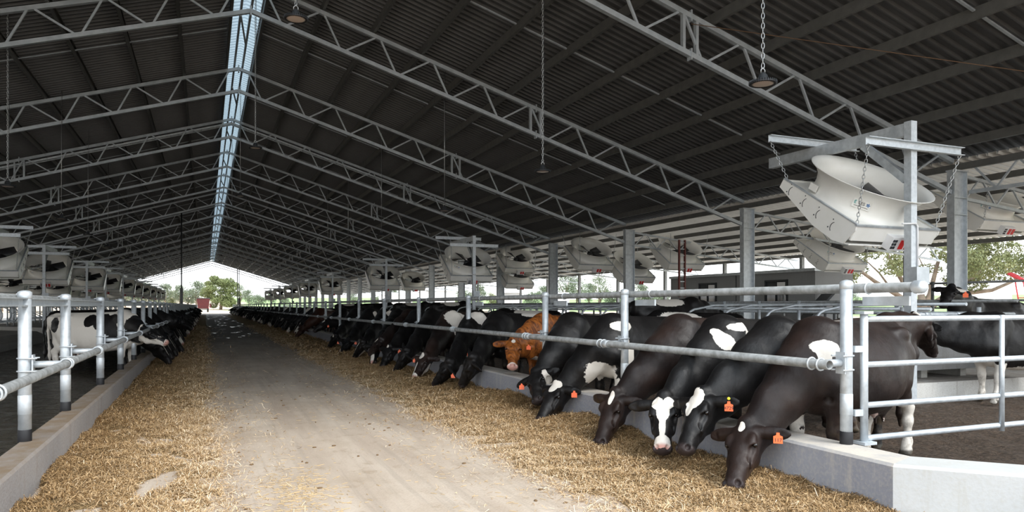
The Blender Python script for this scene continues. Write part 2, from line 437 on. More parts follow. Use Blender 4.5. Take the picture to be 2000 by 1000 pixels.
def cow_mesh(name, geo, patches, m):
    V, Q, h = geo; me = bpy.data.meshes.new(name)
    me.vertices.add(len(V)); me.vertices.foreach_set('co', V.astype(np.float32).ravel())
    me.loops.add(Q.size); me.loops.foreach_set('vertex_index', Q.astype(np.int32).ravel())
    me.polygons.add(len(Q)); me.polygons.foreach_set('loop_start', np.arange(0, Q.size, 4, dtype=np.int32))
    me.polygons.foreach_set('use_smooth', np.ones(len(Q), bool)); me.update(calc_edges=True); me.validate()
    hc = hcoord(V, h)
    nose = np.clip((hc[:, 0]-.90)/.06, 0, 1)*(hc[:, 1] > -.075)*(hc[:, 0] < 1.2)*(np.abs(hc[:, 2]) < .12)*(np.abs(hc[:, 1]) < .12)
    udder = np.clip(1-np.sqrt((((V-np.array((-1.13, 0, .55)))/np.array((.25, .2, .2)))**2).sum(1)), 0, 1)*3
    hoof = np.clip((.085-V[:, 2])/.02, 0, 1)*(V[:, 0] < .25)
    for nm, d in (('coat', patch_field(V, h, patches)), ('skin', np.clip(np.maximum(nose, udder), 0, 1)), ('hoof', hoof), ('mud', np.clip((.6-V[:, 2])/.4, 0, 1)*(V[:, 0] < .3))):
        a = me.attributes.new(nm, 'FLOAT', 'POINT'); a.data.foreach_set('value', d.astype(np.float32))
    me.materials.append(m)
    return me
EYEM = MB().sphere((0,0,0), .021, 12, 8).mesh('eye', EYE)
def eartag_mesh():
    mb = MB(); w, hgt, t = .036, .030, .0025
    o = [(-w,-hgt*1.2),(w,-hgt*1.2),(w,hgt*.7),(.014,hgt*1.0),(.012,hgt*1.7),(-.012,hgt*1.7),(-.014,hgt*1.0),(-w,hgt*.7)]
    n = len(o); vs = [(x, -t, z) for x, z in o]+[(x, t, z) for x, z in o]
    mb.add(vs, [tuple(range(n)), tuple(range(2*n-1, n-1, -1))]+[(i, n+i, n+(i+1) % n, (i+1) % n) for i in range(n)])
    return mb.mesh('ear_tag', ORANGE)
TAGM = eartag_mesh(); BUTM = MB().lathe([(.001,-.004),(.013,-.004),(.014,0),(.013,.004),(.001,.004)], 12, M=Matrix.Rotation(math.pi/2, 3, 'X')).mesh('button_tag', YELLOW)
def text_mesh(s, size, m, depth=.001, name='number'):
    cu = bpy.data.curves.new(name, 'FONT'); cu.body = s; cu.size = size; cu.align_x = 'CENTER'; cu.align_y = 'CENTER'; cu.extrude = depth
    o = bpy.data.objects.new(name, cu); COL.objects.link(o)
    dg = bpy.context.evaluated_depsgraph_get(); me = bpy.data.meshes.new_from_object(o.evaluated_get(dg))
    bpy.data.objects.remove(o); bpy.data.curves.remove(cu); me.name = name
    me.materials.clear(); me.materials.append(m); return me
def add_eyes(body, h):
    for s in (-1, 1):
        p = h['poll']+h['T']*.345*h['HL']+h['N']*.006*h['hs']+h['L']*s*.106*h['hs']
        e = link('eye', EYEM, body, tuple(p))
def add_tag(body, h, side, to_cam, num=None, button=False, scale=1.0, drop=.05):
    """side +1: the cow's left ear; to_cam: unit vector in body coords the tag faces"""
    er = nrm(h['L']*side*.95-h['N']*.25-h['T']*.10)
    p = h['poll']+h['T']*.10*h['HL']-h['N']*.015+h['L']*side*.10*h['hs']+er*.13*h['hs']
    y = -Vector(to_cam).normalized(); z = Vector((0, 0, 1)); z = (z-y*z.dot(y)).normalized(); x = y.cross(z)
    R = Matrix((x, y, z)).transposed()
    p = Vector(p)+Vector(to_cam).normalized()*.04-z*drop
    t = link('ear_tag', TAGM, body); t.matrix_local = Matrix.Translation(p) @ R.to_4x4() @ Matrix.Scale(scale, 4)
    t['label'] = 'orange plastic ear tag'
    if num:
        n = link('number', text_mesh(num, .040, INK), t); n.rotation_euler = (math.pi/2, 0, 0); n.location = (0, -.0035, -.010)
    if button:
        b = link('button_tag', BUTM, body); b.location = p+z*.075; b.rotation_euler = R.to_euler(); b['label'] = 'round yellow ear button'
    return t
# ---------------------------------------------------------------- setting: floors, curbs, roof
def concrete(name, c1, c2, dirt, bump=.006, topdirt=.0, scale=1.2):
    m = mat(name, c1, .8, 0, .3); n = N(m); oc = n.coord('Object')
    big = n.noise(oc, scale, 6, .6); fine = n.noise(oc, 40, 3, .6)
    c = n.mix(n.ramp(big, [(.35, 0.0), (.7, 1.0)]), c1, c2)
    c = n.mix(n.math('MULTIPLY', n.ramp(fine, [(.45, 0.0), (.75, 1.0)]), .25), c, dirt)
    st = n.noise(n.coord('Object', (6, 6, .8)), 1.5, 5, .7)
    c = n.mix(n.math('MULTIPLY', n.ramp(st, [(.55, 0.0), (.72, 1.0)]), .35), c, dirt)
    if topdirt:
        g = n.new('ShaderNodeNewGeometry'); sx = n.new('ShaderNodeSeparateXYZ'); n.set(sx.inputs[0], g.outputs['Normal'])
        up = n.math('MULTIPLY', n.ramp(sx.outputs['Z'], [(.6, 0.0), (.8, 1.0)]), n.ramp(n.noise(oc, 3.5, 6, .7), [(.25, .25), (.6, 1.0)]))
        c = n.mix(n.math('MULTIPLY', up, topdirt), c, dirt)
    n.color(c); n.bump(n.math('ADD', fine, n.math('MULTIPLY', big, .6)), bump)
    return m
CURB_R = concrete('curb_concrete', (.27,.28,.32), (.34,.35,.385), (.64,.57,.47), bump=.003, topdirt=.85)
CURB_L = concrete('stained_curb_concrete', (.33,.32,.32), (.42,.40,.39), (.23,.165,.105), topdirt=.97)
PLAT = concrete('kerb_concrete', (.55,.54,.51), (.66,.65,.62), (.16,.11,.07), topdirt=.6)
BED = concrete('bed_concrete', (.46,.45,.42), (.56,.55,.51), (.16,.13,.10), topdirt=.4)
# aisle slab
m = mat('aisle_concrete', (.4,.36,.3), .7, 0, .4); n = N(m); oc = n.coord('Object')
sx = n.new('ShaderNodeSeparateXYZ'); n.set(sx.inputs[0], oc)
big = n.noise(n.coord('Object', (1.6, .22, 1)), 1.5, 6, .62); blot = n.noise(oc, .9, 6, .65); fine = n.noise(oc, 55, 3, .6)
c = n.ramp(big, [(.30, (.45,.36,.285)), (.5, (.55,.455,.365)), (.72, (.64,.55,.455))])
c = n.mix(n.math('MULTIPLY', n.ramp(blot, [(.47, 0.0), (.66, 1.0)]), .55), c, (.40,.31,.225))
c = n.mix(n.math('MULTIPLY', n.ramp(n.noise(n.coord('Object', (1, .7, 1), (7, 2, 0)), 4.5, 6, .7), [(.56, 0.0), (.66, 1.0)]), .5), c, (.35,.26,.175))
c = n.mix(n.math('MULTIPLY', n.ramp(n.noise(n.coord('Object', (9, .25, 1), (1, 5, 0)), 1.2, 4, .6), [(.52, 0.0), (.62, 1.0)]), .22), c, (.27,.23,.19))
c = n.mix(n.math('MULTIPLY', n.ramp(fine, [(.5, 0.0), (.72, 1.0)]), .22), c, (.25,.19,.12))
# wet stretch further along the aisle
far = n.math('MULTIPLY', n.math('ADD', sx.outputs['Y'], n.math('MULTIPLY', n.noise(n.coord('Object', (1, .3, 1)), .8, 5, .6), 16)), .02)
wet = n.ramp(far, [(.54, 0.0), (.92, 1.0)])
c = n.mix(n.math('MULTIPLY', wet, .80), c, (.085,.068,.053))
n.color(c)
pud = n.ramp(n.noise(n.coord('Object', (1.2, .35, 1), (3, 0, 0)), 1.3, 6, .6), [(.355, 1.0), (.42, 0.0)])
n.rough(n.mix(wet, (.75,.75,.75), n.mix(pud, (.74,.74,.74), (.18,.18,.18))))
n.bump(n.math('ADD', fine, big), .005)
struct('floor', MB().box((1.53, 72, -.1), (6.1, 154, .2)), m, 'tan concrete feed aisle')
# manure alleys
def dung(name, c1, c2, rough, r2, bump):
    m = mat(name, c1, rough, 0, .5); n = N(m); oc = n.coord('Object')
    a = n.noise(oc, 5, 8, .7); b = n.noise(oc, 26, 6, .7)
    n.color(n.mix(n.ramp(b, [(.38, 0.0), (.62, 1.0)]), n.ramp(a, [(.35, c1), (.65, c2)]), tuple(x*.38 for x in c1)))
    n.rough(n.ramp(a, [(.4, rough), (.6, r2)]))
    n.bump(n.math('ADD', a, n.math('MULTIPLY', b, .9)), bump)
    return m
DUNG = dung('manure', (.19,.125,.08), (.30,.21,.145), .8, .6, .22)
SLURRY = dung('wet_slurry', (.040,.034,.024), (.10,.085,.06), .16, .40, .02)
def ground_grid(x0, x1, y0, y1, nx, ny, zf):
    mb = MB(); vs = []; fs = []
    for j in range(ny+1):
        for i in range(nx+1):
            x = x0+(x1-x0)*i/nx; y = y0+(y1-y0)*j/ny; vs.append((x, y, zf(x, y)))
    for j in range(ny):
        for i in range(nx):
            a = j*(nx+1)+i; fs.append((a, a+1, a+nx+2, a+nx+1))
    return mb.add(vs, fs, True)
from mathutils import noise as mn
def fbm(x, y, s, o=3): return mn.fractal(Vector((x*s, y*s, 3.1)), .8, 2.1, o)
zd = lambda x, y: -.02+.030*fbm(x, y, 3.2, 5)
struct('floor_alley_near', ground_grid(4.6, 27, -3, 11, 260, 160, zd), DUNG, 'brown trampled manure yard')
struct('floor_alley_right', MB().box((6.9, 79, -.115), (4.7, 136, .2)), DUNG)
struct('floor_alley_left', MB().box((-3.75, 72, -.115), (4.8, 150, .2)), SLURRY, 'wet dark slurry alley')
struct('floor_alley_far_right', MB().box((20.6, 79, -.115), (13.6, 136, .2)), BED)
struct('floor_alley_far_left', MB().box((-17, 72, -.115), (12, 150, .2)), SLURRY)
# feed curbs
_p = pix(1744, 908, 4.318); CRN = (_p.x, _p.y); _q = pixD(2000, 927, FPX*1.08/330); FLD = (Vector((_q.x, _q.y))-Vector(CRN)).normalized()
def wall_path(pts, w, z0, z1, bev=.02, pre=None, post=None):
    """extruded curb along a plan polyline; pts are the aisle-side edge, w the thickness to the right of travel"""
    mb = MB(); P = [Vector((x, y)) for x, y in pts]; nn = len(P); off = []
    for i in range(nn):
        d = []
        if i > 0: d.append((P[i]-P[i-1]).normalized())
        if i < nn-1: d.append((P[i+1]-P[i]).normalized())
        nr = [Vector((t.y, -t.x)) for t in d]
        if i == 0 and pre: nr.append((lambda t: Vector((t.y, -t.x)))((P[0]-Vector(pre)).normalized()))
        if i == nn-1 and post: nr.append((lambda t: Vector((t.y, -t.x)))((Vector(post)-P[-1]).normalized()))
        m_ = sum(nr, Vector((0, 0))); m_.normalize(); off.append(m_/max(.3, m_.dot(nr[0])))
    sec = [(0, z0), (0, z1-bev), (bev, z1), (w-bev, z1), (w, z1-bev), (w, z0)]; k = len(sec); vs = []
    for p, o in zip(P, off):
        for a, z in sec: q = p+o*a; vs.append((q.x, q.y, z))
    fs = [(i*k+j, i*k+(j+1) % k, (i+1)*k+(j+1) % k, (i+1)*k+j) for i in range(nn-1) for j in range(k)]
    fs += [tuple(range(k)), tuple(range((nn-1)*k+k-1, (nn-1)*k-1, -1))]
    return mb.add(vs, fs)
struct('trim_curb_right', wall_path([CRN, (4.318, 144)], .36, -.2, .395, pre=tuple(Vector(CRN)+FLD)), CURB_R, 'grey concrete feed curb beside the gate')
CURB_E = concrete('clean_concrete', (.50,.51,.51), (.58,.585,.58), (.40,.37,.30), bump=.0015, topdirt=.25)
struct('trim_curb_end', wall_path([tuple(Vector(CRN)+FLD*4.2), CRN], .36, -.2, .395, post=(CRN[0], 100)), CURB_E, 'pale angled concrete end of the feed curb by the gate')
struct('trim_curb_left', wall_path([(-1.474, -3), (-1.474, 144)], .233, -.2, .318), CURB_L, 'brown-stained concrete feed curb')
# raised stall beds
struct('floor_stall_bed_right', MB().box((11.9, 76, .09), (5.54, 136.2, .38)), PLAT, 'pale raised concrete stall bed')
bl = MB()
for y0, y1 in ((0, 35.4), (40, 84), (88, 140)):
    bl.prof((0, y0, 0), (0, y1, 0), [(-11.5, -.1), (-6.05, -.1), (-6.05, .22), (-6.45, .42), (-8.8, .52), (-11.1, .42), (-11.5, .22)][::-1])
struct('floor_stall_bed_left', bl, BED, 'humped grey concrete stall bed')
# roof
RX = 1.025; RZ = 9.76; RS = .304; Y0R, Y1R = 3.2, 144
zr = lambda x: RZ-RS*abs(x-RX)
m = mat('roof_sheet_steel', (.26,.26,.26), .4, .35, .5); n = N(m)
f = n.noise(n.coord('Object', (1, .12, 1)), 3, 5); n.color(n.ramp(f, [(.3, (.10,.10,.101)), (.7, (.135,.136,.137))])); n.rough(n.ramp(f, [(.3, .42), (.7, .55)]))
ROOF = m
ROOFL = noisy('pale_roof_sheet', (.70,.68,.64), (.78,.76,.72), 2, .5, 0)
_t = ROOFL.node_tree; _b = _t.nodes['Principled BSDF']; _m = _t.nodes.new('ShaderNodeMixShader'); _tr = _t.nodes.new('ShaderNodeBsdfTranslucent'); _tr.inputs[0].default_value = (.5,.46,.41,1)
_m.inputs[0].default_value = .12; _t.links.new(_b.outputs[0], _m.inputs[1]); _t.links.new(_tr.outputs[0], _m.inputs[2]); _t.links.new(_m.outputs[0], _t.nodes['Material Output'].inputs[0])
def ribbed(xa, za, xb, zb, y0, y1, pitch=.23, h=.065):
    """trapezoidal sheet, ribs running from (xa,za) to (xb,zb)"""
    mb = MB(); prof = []; y = y0
    while y < y1:
        prof += [(y, h), (y+pitch*.74, h), (y+pitch*.79, 0), (y+pitch*.94, 0)]; y += pitch
    vs = [(xa, yy, za+hh) for yy, hh in prof]+[(xb, yy, zb+hh) for yy, hh in prof]; k = len(prof)
    return mb.add(vs, [(i, i+1, k+i+1, k+i) for i in range(k-1)])
for sd_, nm in ((1, 'right'), (-1, 'left')):
    xa, xb = RX+sd_*.39, RX+sd_*15.95
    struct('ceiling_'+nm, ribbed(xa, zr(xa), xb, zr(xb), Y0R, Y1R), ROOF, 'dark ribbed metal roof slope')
    mb = ribbed(RX+sd_*15.2, 4.85, RX+sd_*24.6, 3.84, Y0R-3, Y1R)
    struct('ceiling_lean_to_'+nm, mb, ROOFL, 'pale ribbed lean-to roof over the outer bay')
# translucent ridge
tm = bpy.data.materials.new('translucent_ridge_sheet'); tm.use_nodes = True; t = tm.node_tree; t.nodes.clear()
o_ = t.nodes.new('ShaderNodeOutputMaterial'); mx = t.nodes.new('ShaderNodeMixShader'); df = t.nodes.new('ShaderNodeBsdfDiffuse'); tr = t.nodes.new('ShaderNodeBsdfTranslucent')
df.inputs[0].default_value = (.55,.61,.65,1); tr.inputs[0].default_value = (.30,.36,.39,1); mx.inputs[0].default_value = .55
t.links.new(df.outputs[0], mx.inputs[1]); t.links.new(tr.outputs[0], mx.inputs[2]); t.links.new(mx.outputs[0], o_.inputs[0])
mb = ribbed(RX-.42, zr(RX-.42)+.03, RX, RZ+.03, Y0R, Y1R, .25, .03)
m2 = ribbed(RX, RZ+.03, RX+.42, zr(RX+.42)+.03, Y0R, Y1R, .25, .03); mb.add(m2.v, m2.f)
struct('ceiling_ridge_light', mb, tm, 'pale blue translucent ridge strip')
for s_, lb in ((-1, 'other'), (1, 'gate')):
    tag(MB().box((RX+s_*.13, (Y0R+Y1R)/2, RZ-.10), (.06, Y1R-Y0R, .12)).build('ridge_beam', GALVB), f'thin bright beam under the translucent ridge on its {lb} side', 'beam')['kind'] = 'thing'
rb = MB().bar((RX-.12, -1.2, RZ-.18), (RX+.12, 1.2, RZ-.18), .05, .03).mesh('ridge_brace', GALVB)
for k in range(19):
    tag(link('ridge_brace', rb, None, (0, 11.81+7.25*k-3.4, 0)), f'short diagonal brace under the ridge strip ahead of the {nth(k)} truss', 'brace', 'ridge braces')
# purlins
pp = [(0,0),(.075,0),(.075,.03),(.065,.03),(.065,.01),(.01,.01),(.01,.19),(.065,.19),(.065,.17),(.075,.17),(.075,.2),(0,.2)]
cps = {}
for sd_, nm in ((1, 'gate-side'), (-1, 'other')):
    for i in range(12):
        x = RX+sd_*(.42+1.30*i); z = zr(x)-.205
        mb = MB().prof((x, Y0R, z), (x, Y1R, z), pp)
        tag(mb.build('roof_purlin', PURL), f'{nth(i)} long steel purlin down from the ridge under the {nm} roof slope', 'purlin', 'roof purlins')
    for i in range(8):
        x = RX+sd_*(15.30+1.30*i); z = 4.84-(abs(x-RX)-15.2)*.107-.16
        mb = MB().prof((x, Y0R-3, z), (x, Y1R, z), [(a, b*.75) for a, b in pp])
        tag(mb.build('lean_to_purlin', PURL), f'{nth(i)} purlin out from the columns under the lean-to on the {nm} roof side', 'purlin', 'lean-to purlins')
TY = [11.81+7.25*k for k in range(19)]
brg = {}
for sd_, nm in ((1, 'gate-side'), (-1, 'other')):
    me = MB()
    for i in range(11):
        a = RX+sd_*(.46+1.30*i); b = RX+sd_*(.38+1.30*(i+1)); me.bar((a, 0, zr(a)-.09), (b, 0, zr(b)-.09), .05, .03)
    me = me.mesh('purlin_bridging', TRUSS)
    for k in range(19):
        tag(link('purlin_bridging', me, None, (0, TY[k]-3.6, 0)), f'line of bridging across the purlins ahead of the {nth(k)} truss under the {nm} roof slope', 'bridging', 'purlin bridging')
# roof trusses
def truss_parts():
    P = []; CB, CT = 8.74, 9.49
    for sd_ in (1, -1):
        X = lambda d: RX+sd_*d
        zb = lambda d: CB-RS*d; zt = lambda d: CT-RS*d
        P.append(('bottom_chord', MB().bar((X(0), 0, zb(0)), (X(15.12), 0, zb(15.12)), .10, .10)))
        P.append(('top_chord', MB().bar((X(0), 0, zt(0)), (X(15.2), 0, zt(15.2)), .10, .10)))
        pn = 1.455
        for i in range(10):
            t0 = .26+pn*i; b0 = t0+.51; t1 = t0+pn
            P.append(('web_strut', MB().bar((X(t0+.04), 0, zt(t0+.04)), (X(b0-.04), 0, zb(b0-.04)), .045, .045)))
            P.append(('web_strut', MB().bar((X(b0+.04), 0, zb(b0+.04)), (X(t1-.04), 0, zt(t1-.04)), .045, .045)))
        for d in (7.56, 7.87): P.append(('splice_post', MB().bar((X(d), 0, zb(d)), (X(d), 0, zt(d)), .06, .09, (0,1,0))))
        for zf in (zb, zt): P.append(('splice_plate', MB().box((X(7.72), 0, zf(7.72)), (.03, .14, .22))))
    for z in (CB, CT): P.append(('ridge_plate', MB().box((RX, 0, z), (.04, .14, .24))))
    return [(nm, mb.mesh('truss_'+nm, TRUSS)) for nm, mb in P]
TP_ = truss_parts()
for k, y in enumerate(TY):
    e = empty('roof_truss', (0, y, 0), 0, f'{nth(k)} steel lattice roof truss spanning the shed, counted from the open near end', 'roof truss', 'roof trusses')
    for nm, me in TP_: link(nm, me, e)
# columns
def icol(h):
    return MB().prof((0, 0, -.1), (0, 0, h), [(-.225,-.095),(-.225,.095),(-.207,.095),(-.207,.006),(.207,.006),(.207,.095),(.225,.095),(.225,-.095),(.207,-.095),(.207,-.006),(-.207,-.006),(-.207,-.095)], (0,1,0))
CM = icol(4.64).mesh('steel_column', GALV)
CAPM = MB().box((0,0,4.655), (.5, .22, .03)).mesh('cap_plate', GALV); STM = MB()
for z in (4.02, 3.62):
    STM.box((0, .05, z), (.42, .09, .015)); STM.box((0, -.05, z), (.42, .09, .015))
STM = STM.mesh('stiffener', GALV)
LT = []
for nm, pts in (('top_chord', [((.24, 4.55), (9.2, 3.58))]), ('bottom_chord', [((.24, 4.02), (9.2, 3.16))])):
    LT.append((nm, MB().bar((pts[0][0][0], 0, pts[0][0][1]), (pts[0][1][0], 0, pts[0][1][1]), .07, .07)))
for i in range(8):
    a = .3+1.1*i; LT.append(('web_strut', MB().bar((a, 0, 4.04-.097*(a-.2)), (a+.5, 0, 4.6-.111*(a+.3)), .035, .035)))
    LT.append(('web_strut', MB().bar((a+.55, 0, 4.6-.111*(a+.35)), (a+1.05, 0, 4.04-.097*(a+.85)), .035, .035)))
LT = [(nm, mb.mesh('lean_to_'+nm, TRUSS)) for nm, mb in LT]
for sd_, nm in ((1, 'gate-side'), (-1, 'other')):
    for k, y in enumerate(TY):
        e = empty('steel_column', (RX+sd_*15.37, y, 0), 0, f'{nth(k)} galvanised steel column along the {nm} edge of the main roof', 'column', 'main roof columns'); e['kind'] = 'thing'
        link('shaft', CM, e); link('cap_plate', CAPM, e); link('stiffener', STM, e)
        e = empty('lean_to_truss', (RX+sd_*15.37, y, 0), 0 if sd_ > 0 else math.pi, f'{nth(k)} light lattice truss under the lean-to on the {nm} side', 'roof truss', 'lean-to trusses')
        for n_, me in LT: link(n_, me, e)
# eaves girder in the nearest bay
e = empty('eaves_girder', (16.4, 11.5, 0), 0, 'lattice eaves girder running from the nearest column towards the open shed end', 'girder')
MB().bar((0, 0, 4.72), (0, -6.2, 4.72), .09, .10).build('top_chord', TRUSS, e); MB().bar((0, 0, 4.12), (0, -6.2, 4.12), .08, .08).build('bottom_chord', TRUSS, e)
for i in range(6):
    a = -.1-1.02*i; MB().bar((0, a, 4.7), (0, a-.5, 4.14), .04, .04).build('web_strut', TRUSS, e); MB().bar((0, a-.52, 4.14), (0, a-1.0, 4.7), .04, .04).build('web_strut', TRUSS, e)
# outer posts of the lean-to
OPM = MB().box((0,0,1.8), (.16,.16,3.75)).mesh('lean_to_post', GALVD)
for i in range(19):
    y = 20.0+5.33*(i-1)
    o = link('lean_to_post', OPM, None, (24.9, y, 0)); tag(o, f'{nth(i)} square outer post of the lean-to eaves on the gate side', 'post', 'outer lean-to posts'); o['kind'] = 'thing'
    o = link('lean_to_post', OPM, None, (-22.9, y, 0)); tag(o, f'{nth(i)} square outer post of the lean-to eaves on the far side of the wet alley', 'post', 'outer lean-to posts'); o['kind'] = 'thing'
# ---------------------------------------------------------------- fences
def fence_posts(X, Ys, zb, zt, r, arm, railz, sign, side, first_detail=14):
    H = zt-zb
    shaft = MB().tube([(0,0,.0), (0,0,H-.01)], r, 20).mesh('post_shaft', GALVB)
    cap = MB().lathe([(r*.2,H+.022),(r*.75,H+.016),(r*1.1,H+.004),(r*1.12,H-.045),(r*1.0,H-.05)], 20).mesh('post_cap', GALVB)
    slv = MB().lathe([(r*1.04,0),(r*1.06,.002),(r*1.06,.105),(r*1.0,.11)], 20).mesh('base_sleeve', BLACK)
    col = MB().lathe([(r*1.0,.24),(r*1.05,.243),(r*1.05,.40),(r*1.0,.404)], 20).mesh('post_collar', GALVB)
    za = railz-zb; L = arm
    ar = MB().tube([(sign*(r+.01),.0,za), (sign*(L-.03),.0,za)], .030, 12).mesh('rail_arm', GALVB)
    br = MB(); br.box((sign*(r+.012),0,za), (.012,.09,.17))
    for dz in (-.055, .055):
        br.tube([(sign*(r+.05), -.055, za+dz)]+[(math.cos(a)*sign*-(r+.006), math.sin(a)*(r+.008), za+dz) for a in np.linspace(-1.5, 1.5, 9)]+[(sign*(r+.05), .055, za+dz)], .007, 6)
    br = br.mesh('arm_bracket', GALVB)
    cl = MB()
    for dy in (-.045, .045): cl.tube([(sign*L+math.cos(a)*.045, dy, za+math.sin(a)*.045) for a in np.linspace(0, 2*math.pi, 16, endpoint=False)], .008, 6, closed=True)
    cl.box((sign*(L-.055),0,za), (.05,.10,.05)); cl = cl.mesh('rail_clamp', GALVB)
    for i, y in enumerate(Ys):
        e = empty('fence_post', (X, y, zb), 0, f'{nth(i)} round galvanised post from the near end of the {side}', 'post', f'posts of the {side}'); e['kind'] = 'thing'
        link('shaft', shaft, e); link('cap', cap, e); link('base_sleeve', slv, e)
        link('rail_arm', ar, e); link('rail_clamp', cl, e)
        if i < first_detail: link('collar', col, e); link('arm_bracket', br, e)
yr = [pix(px, 700, 4.616).y for px in (1653, 1220, 1065, 915, 818, 750.5, 701, 664)]
while yr[-1] < 140: yr.append(yr[-1]+3.5)
yl = [5.0]+[pix(px, 700, -1.426).y for px in (48.5, 128, 196, 235.5, 261.5, 279.5, 292.8, 303)]
while yl[-1] < 140: yl.append(yl[-1]+2.5)
fence_posts(4.616, yr, .385, 1.655, .046, .31, 1.03, -1, 'feed fence beside the gate')
fence_posts(-1.426, yl, .308, 1.585, .050, .31, .97, 1, 'feed fence along the wet alley')
def pipe(name, p, q, r, m, label, cat='rail', n=14):
    return tag(MB().tube([p, q], r, n).build(name, m), label, cat)
e = empty('top_rail', (4.72, pix(1800, 560, 4.72).y, 1.61), 0, 'thick grey top pipe rail behind the posts of the feed fence beside the gate', 'rail')
MB().tube([(0,0,0), (0,136,0)], .038, 20).build('pipe', GALVD, e)
c_ = MB().lathe([(.001,-.03),(.035,-.028),(.046,-.012),(.048,.0),(.048,.05),(.042,.06)], 20, M=Matrix.Rotation(-math.pi/2, 3, 'X')).build('end_cap', GALVB, e)
RY0 = e.location.y
for y in [.45, .62]+[q-RY0-.42 for q in yr[1:7]]: MB().tube([(math.cos(a)*.043, y, math.sin(a)*.043) for a in np.linspace(0, 2*math.pi, 16, endpoint=False)], .007, 6, closed=True).build('pipe_clip', GALVB, e)
for y0, y1 in [(q-RY0-.46, q-RY0-.05) for q in yr[:4]]: MB().box((.02, (y0+y1)/2, -.10), (.02, y1-y0, .07)).build('fixing_plate', GALV, e)
e = empty('bottom_rail', (4.306, yr[0]-.13, 1.03), 0, 'lower pipe rail clamped in front of the posts of the feed fence beside the gate', 'rail')
mb = MB(); ro, ri = .037, .031; mb.lathe([(ri,.3),(ri,0),(ro,0),(ro,136)], 20, M=Matrix.Rotation(-math.pi/2, 3, 'X')); mb.build('pipe', GALVD, e)
for i, y in enumerate(yr[1:14]): MB().tube([(0, y-yr[0]+.13-.16, 0), (0, y-yr[0]+.13-.02, 0)], .043, 16).build('coupler', GALVB, e)
e = empty('top_rail', (-1.525, 3, 1.54), 0, 'thick grey top pipe rail behind the posts along the wet alley', 'rail')
MB().tube([(0,0,0), (0,136,0)], .036, 16).build('pipe', GALVD, e)
for y in yl[1:12]: MB().tube([(math.cos(a)*.042, y-2.70, math.sin(a)*.042) for a in np.linspace(0, 2*math.pi, 16, endpoint=False)], .007, 6, closed=True).build('pipe_clip', GALVB, e)
tag(MB().prof((-1.44, 3, 1.468), (-1.44, 140, 1.468), [(0,0),(.045,0),(.045,.012),(.012,.012),(.012,.063),(.045,.063),(.045,.075),(0,.075)]).build('rail_channel', GALVB), 'flat pale channel rail running between the posts along the wet alley', 'rail')
e = empty('bottom_rail', (-1.116, 3, .97), 0, 'lower pipe rail clamped in front of the posts along the wet alley', 'rail')
MB().tube([(0,0,0), (0,135,0)], .034, 18).build('pipe', GALVD, e)
# gate
e = empty('pipe_gate', (4.782, yr[0]-.02, .385), 0, 'galvanised four-bar pipe gate across the yard beside the end post', 'gate')
MB().tube([(0,0,.01), (0,0,1.03)], .030, 16).build('hinge_stile', GALVB, e); MB().box((0,0,1.035), (.10,.09,.022)).build('stile_cap', GALVB, e)
MB().box((0,0,.012), (.13,.13,.022)).build('foot_plate', GALVB, e)
for z in (.985, .625, .305, .045): MB().tube([(.02,0,z), (5.2,0,z)], .024, 14).build('gate_bar', GALVB, e)
for x in (pixY(1952, 700, yr[0]-.02).x-4.782, 4.4): MB().tube([(x,-.02,-.0), (x,-.02,1.01)], .022, 12).build('brace_upright', GALVB, e)
for z in (.25, .75): MB().box((-.06,0,z), (.10,.03,.05)).build('gate_hinge', GALVB, e)

# ---------------------------------------------------------------- chains
def chain_mesh(p, q, pitch=.05, wire=.0045, w=.016):
    p, q = Vector(p), Vector(q); d = q-p; n_ = max(2, int(d.length/pitch)); mb = MB(); t = d.normalized(); u = t.orthogonal().normalized(); v = t.cross(u)
    L = pitch*.66
    for i in range(n_):
        c = p+d*((i+.5)/n_); s = u if i % 2 else v
        pts = [c+t*(math.cos(a)*L)+s*(math.sin(a)*w) for a in np.linspace(0, 2*math.pi, 10, endpoint=False)]
        mb.tube(pts, wire, 5, closed=True)
    return mb
# ---------------------------------------------------------------- hanging lamps
def lamp_meshes():
    body = MB().lathe([(.001,.0),(.05,.0),(.055,.03),(.085,.04),(.09,.075),(.10,.08)], 24); 
    fins = MB()
    for i in range(36):
        a = 2*math.pi*i/36; fins.box((math.cos(a)*.135, math.sin(a)*.135, -.034), (.06,.005,.036), Matrix.Rotation(a, 3, 'Z'))
    return dict(driver_housing=MB().lathe([(.001,.085),(.03,.085),(.038,.07),(.055,.055),(.06,.0),(.08,-.010)], 24).mesh('driver_housing', DARKST),
        heat_sink=MB().lathe([(.06,-.004),(.12,-.012),(.158,-.028),(.162,-.048),(.150,-.056),(.128,-.05)], 36).mesh('heat_sink', BLACK),
        heat_sink_fin_ring=fins.mesh('fin_ring', DARKST),
        diffuser=MB().lathe([(.001,-.056),(.10,-.054),(.130,-.049)], 30).mesh('diffuser', LENS),
        hook=MB().tube([(-.03,0,.08),(-.03,0,.12),(0,0,.15),(.03,0,.12),(.03,0,.08)], .006, 6).mesh('hook', CHAIN))
LM = lamp_meshes()
def lamp(x, y, z, label, near=False):
    e = empty('high_bay_lamp', (x, y, z), 0, label, 'lamp', 'high-bay lamps')
    for k, me in LM.items(): link(k, me, e)
    top = (zr(x) if abs(x-RX) < 15 else 4.5)-z-.1
    if near: chain_mesh((0,0,.14), (0,0,top), .06, .005, .017).build('chain', CHAIN, e)
    else: MB().tube([(0,0,.14), (0,0,top)], .007, 5).build('chain', CHAIN, e)
    MB().tube([(.02,0,.08), (.03,.01,top*.5), (.02,0,top)], .004, 5).build('power_cord', DARKST, e)
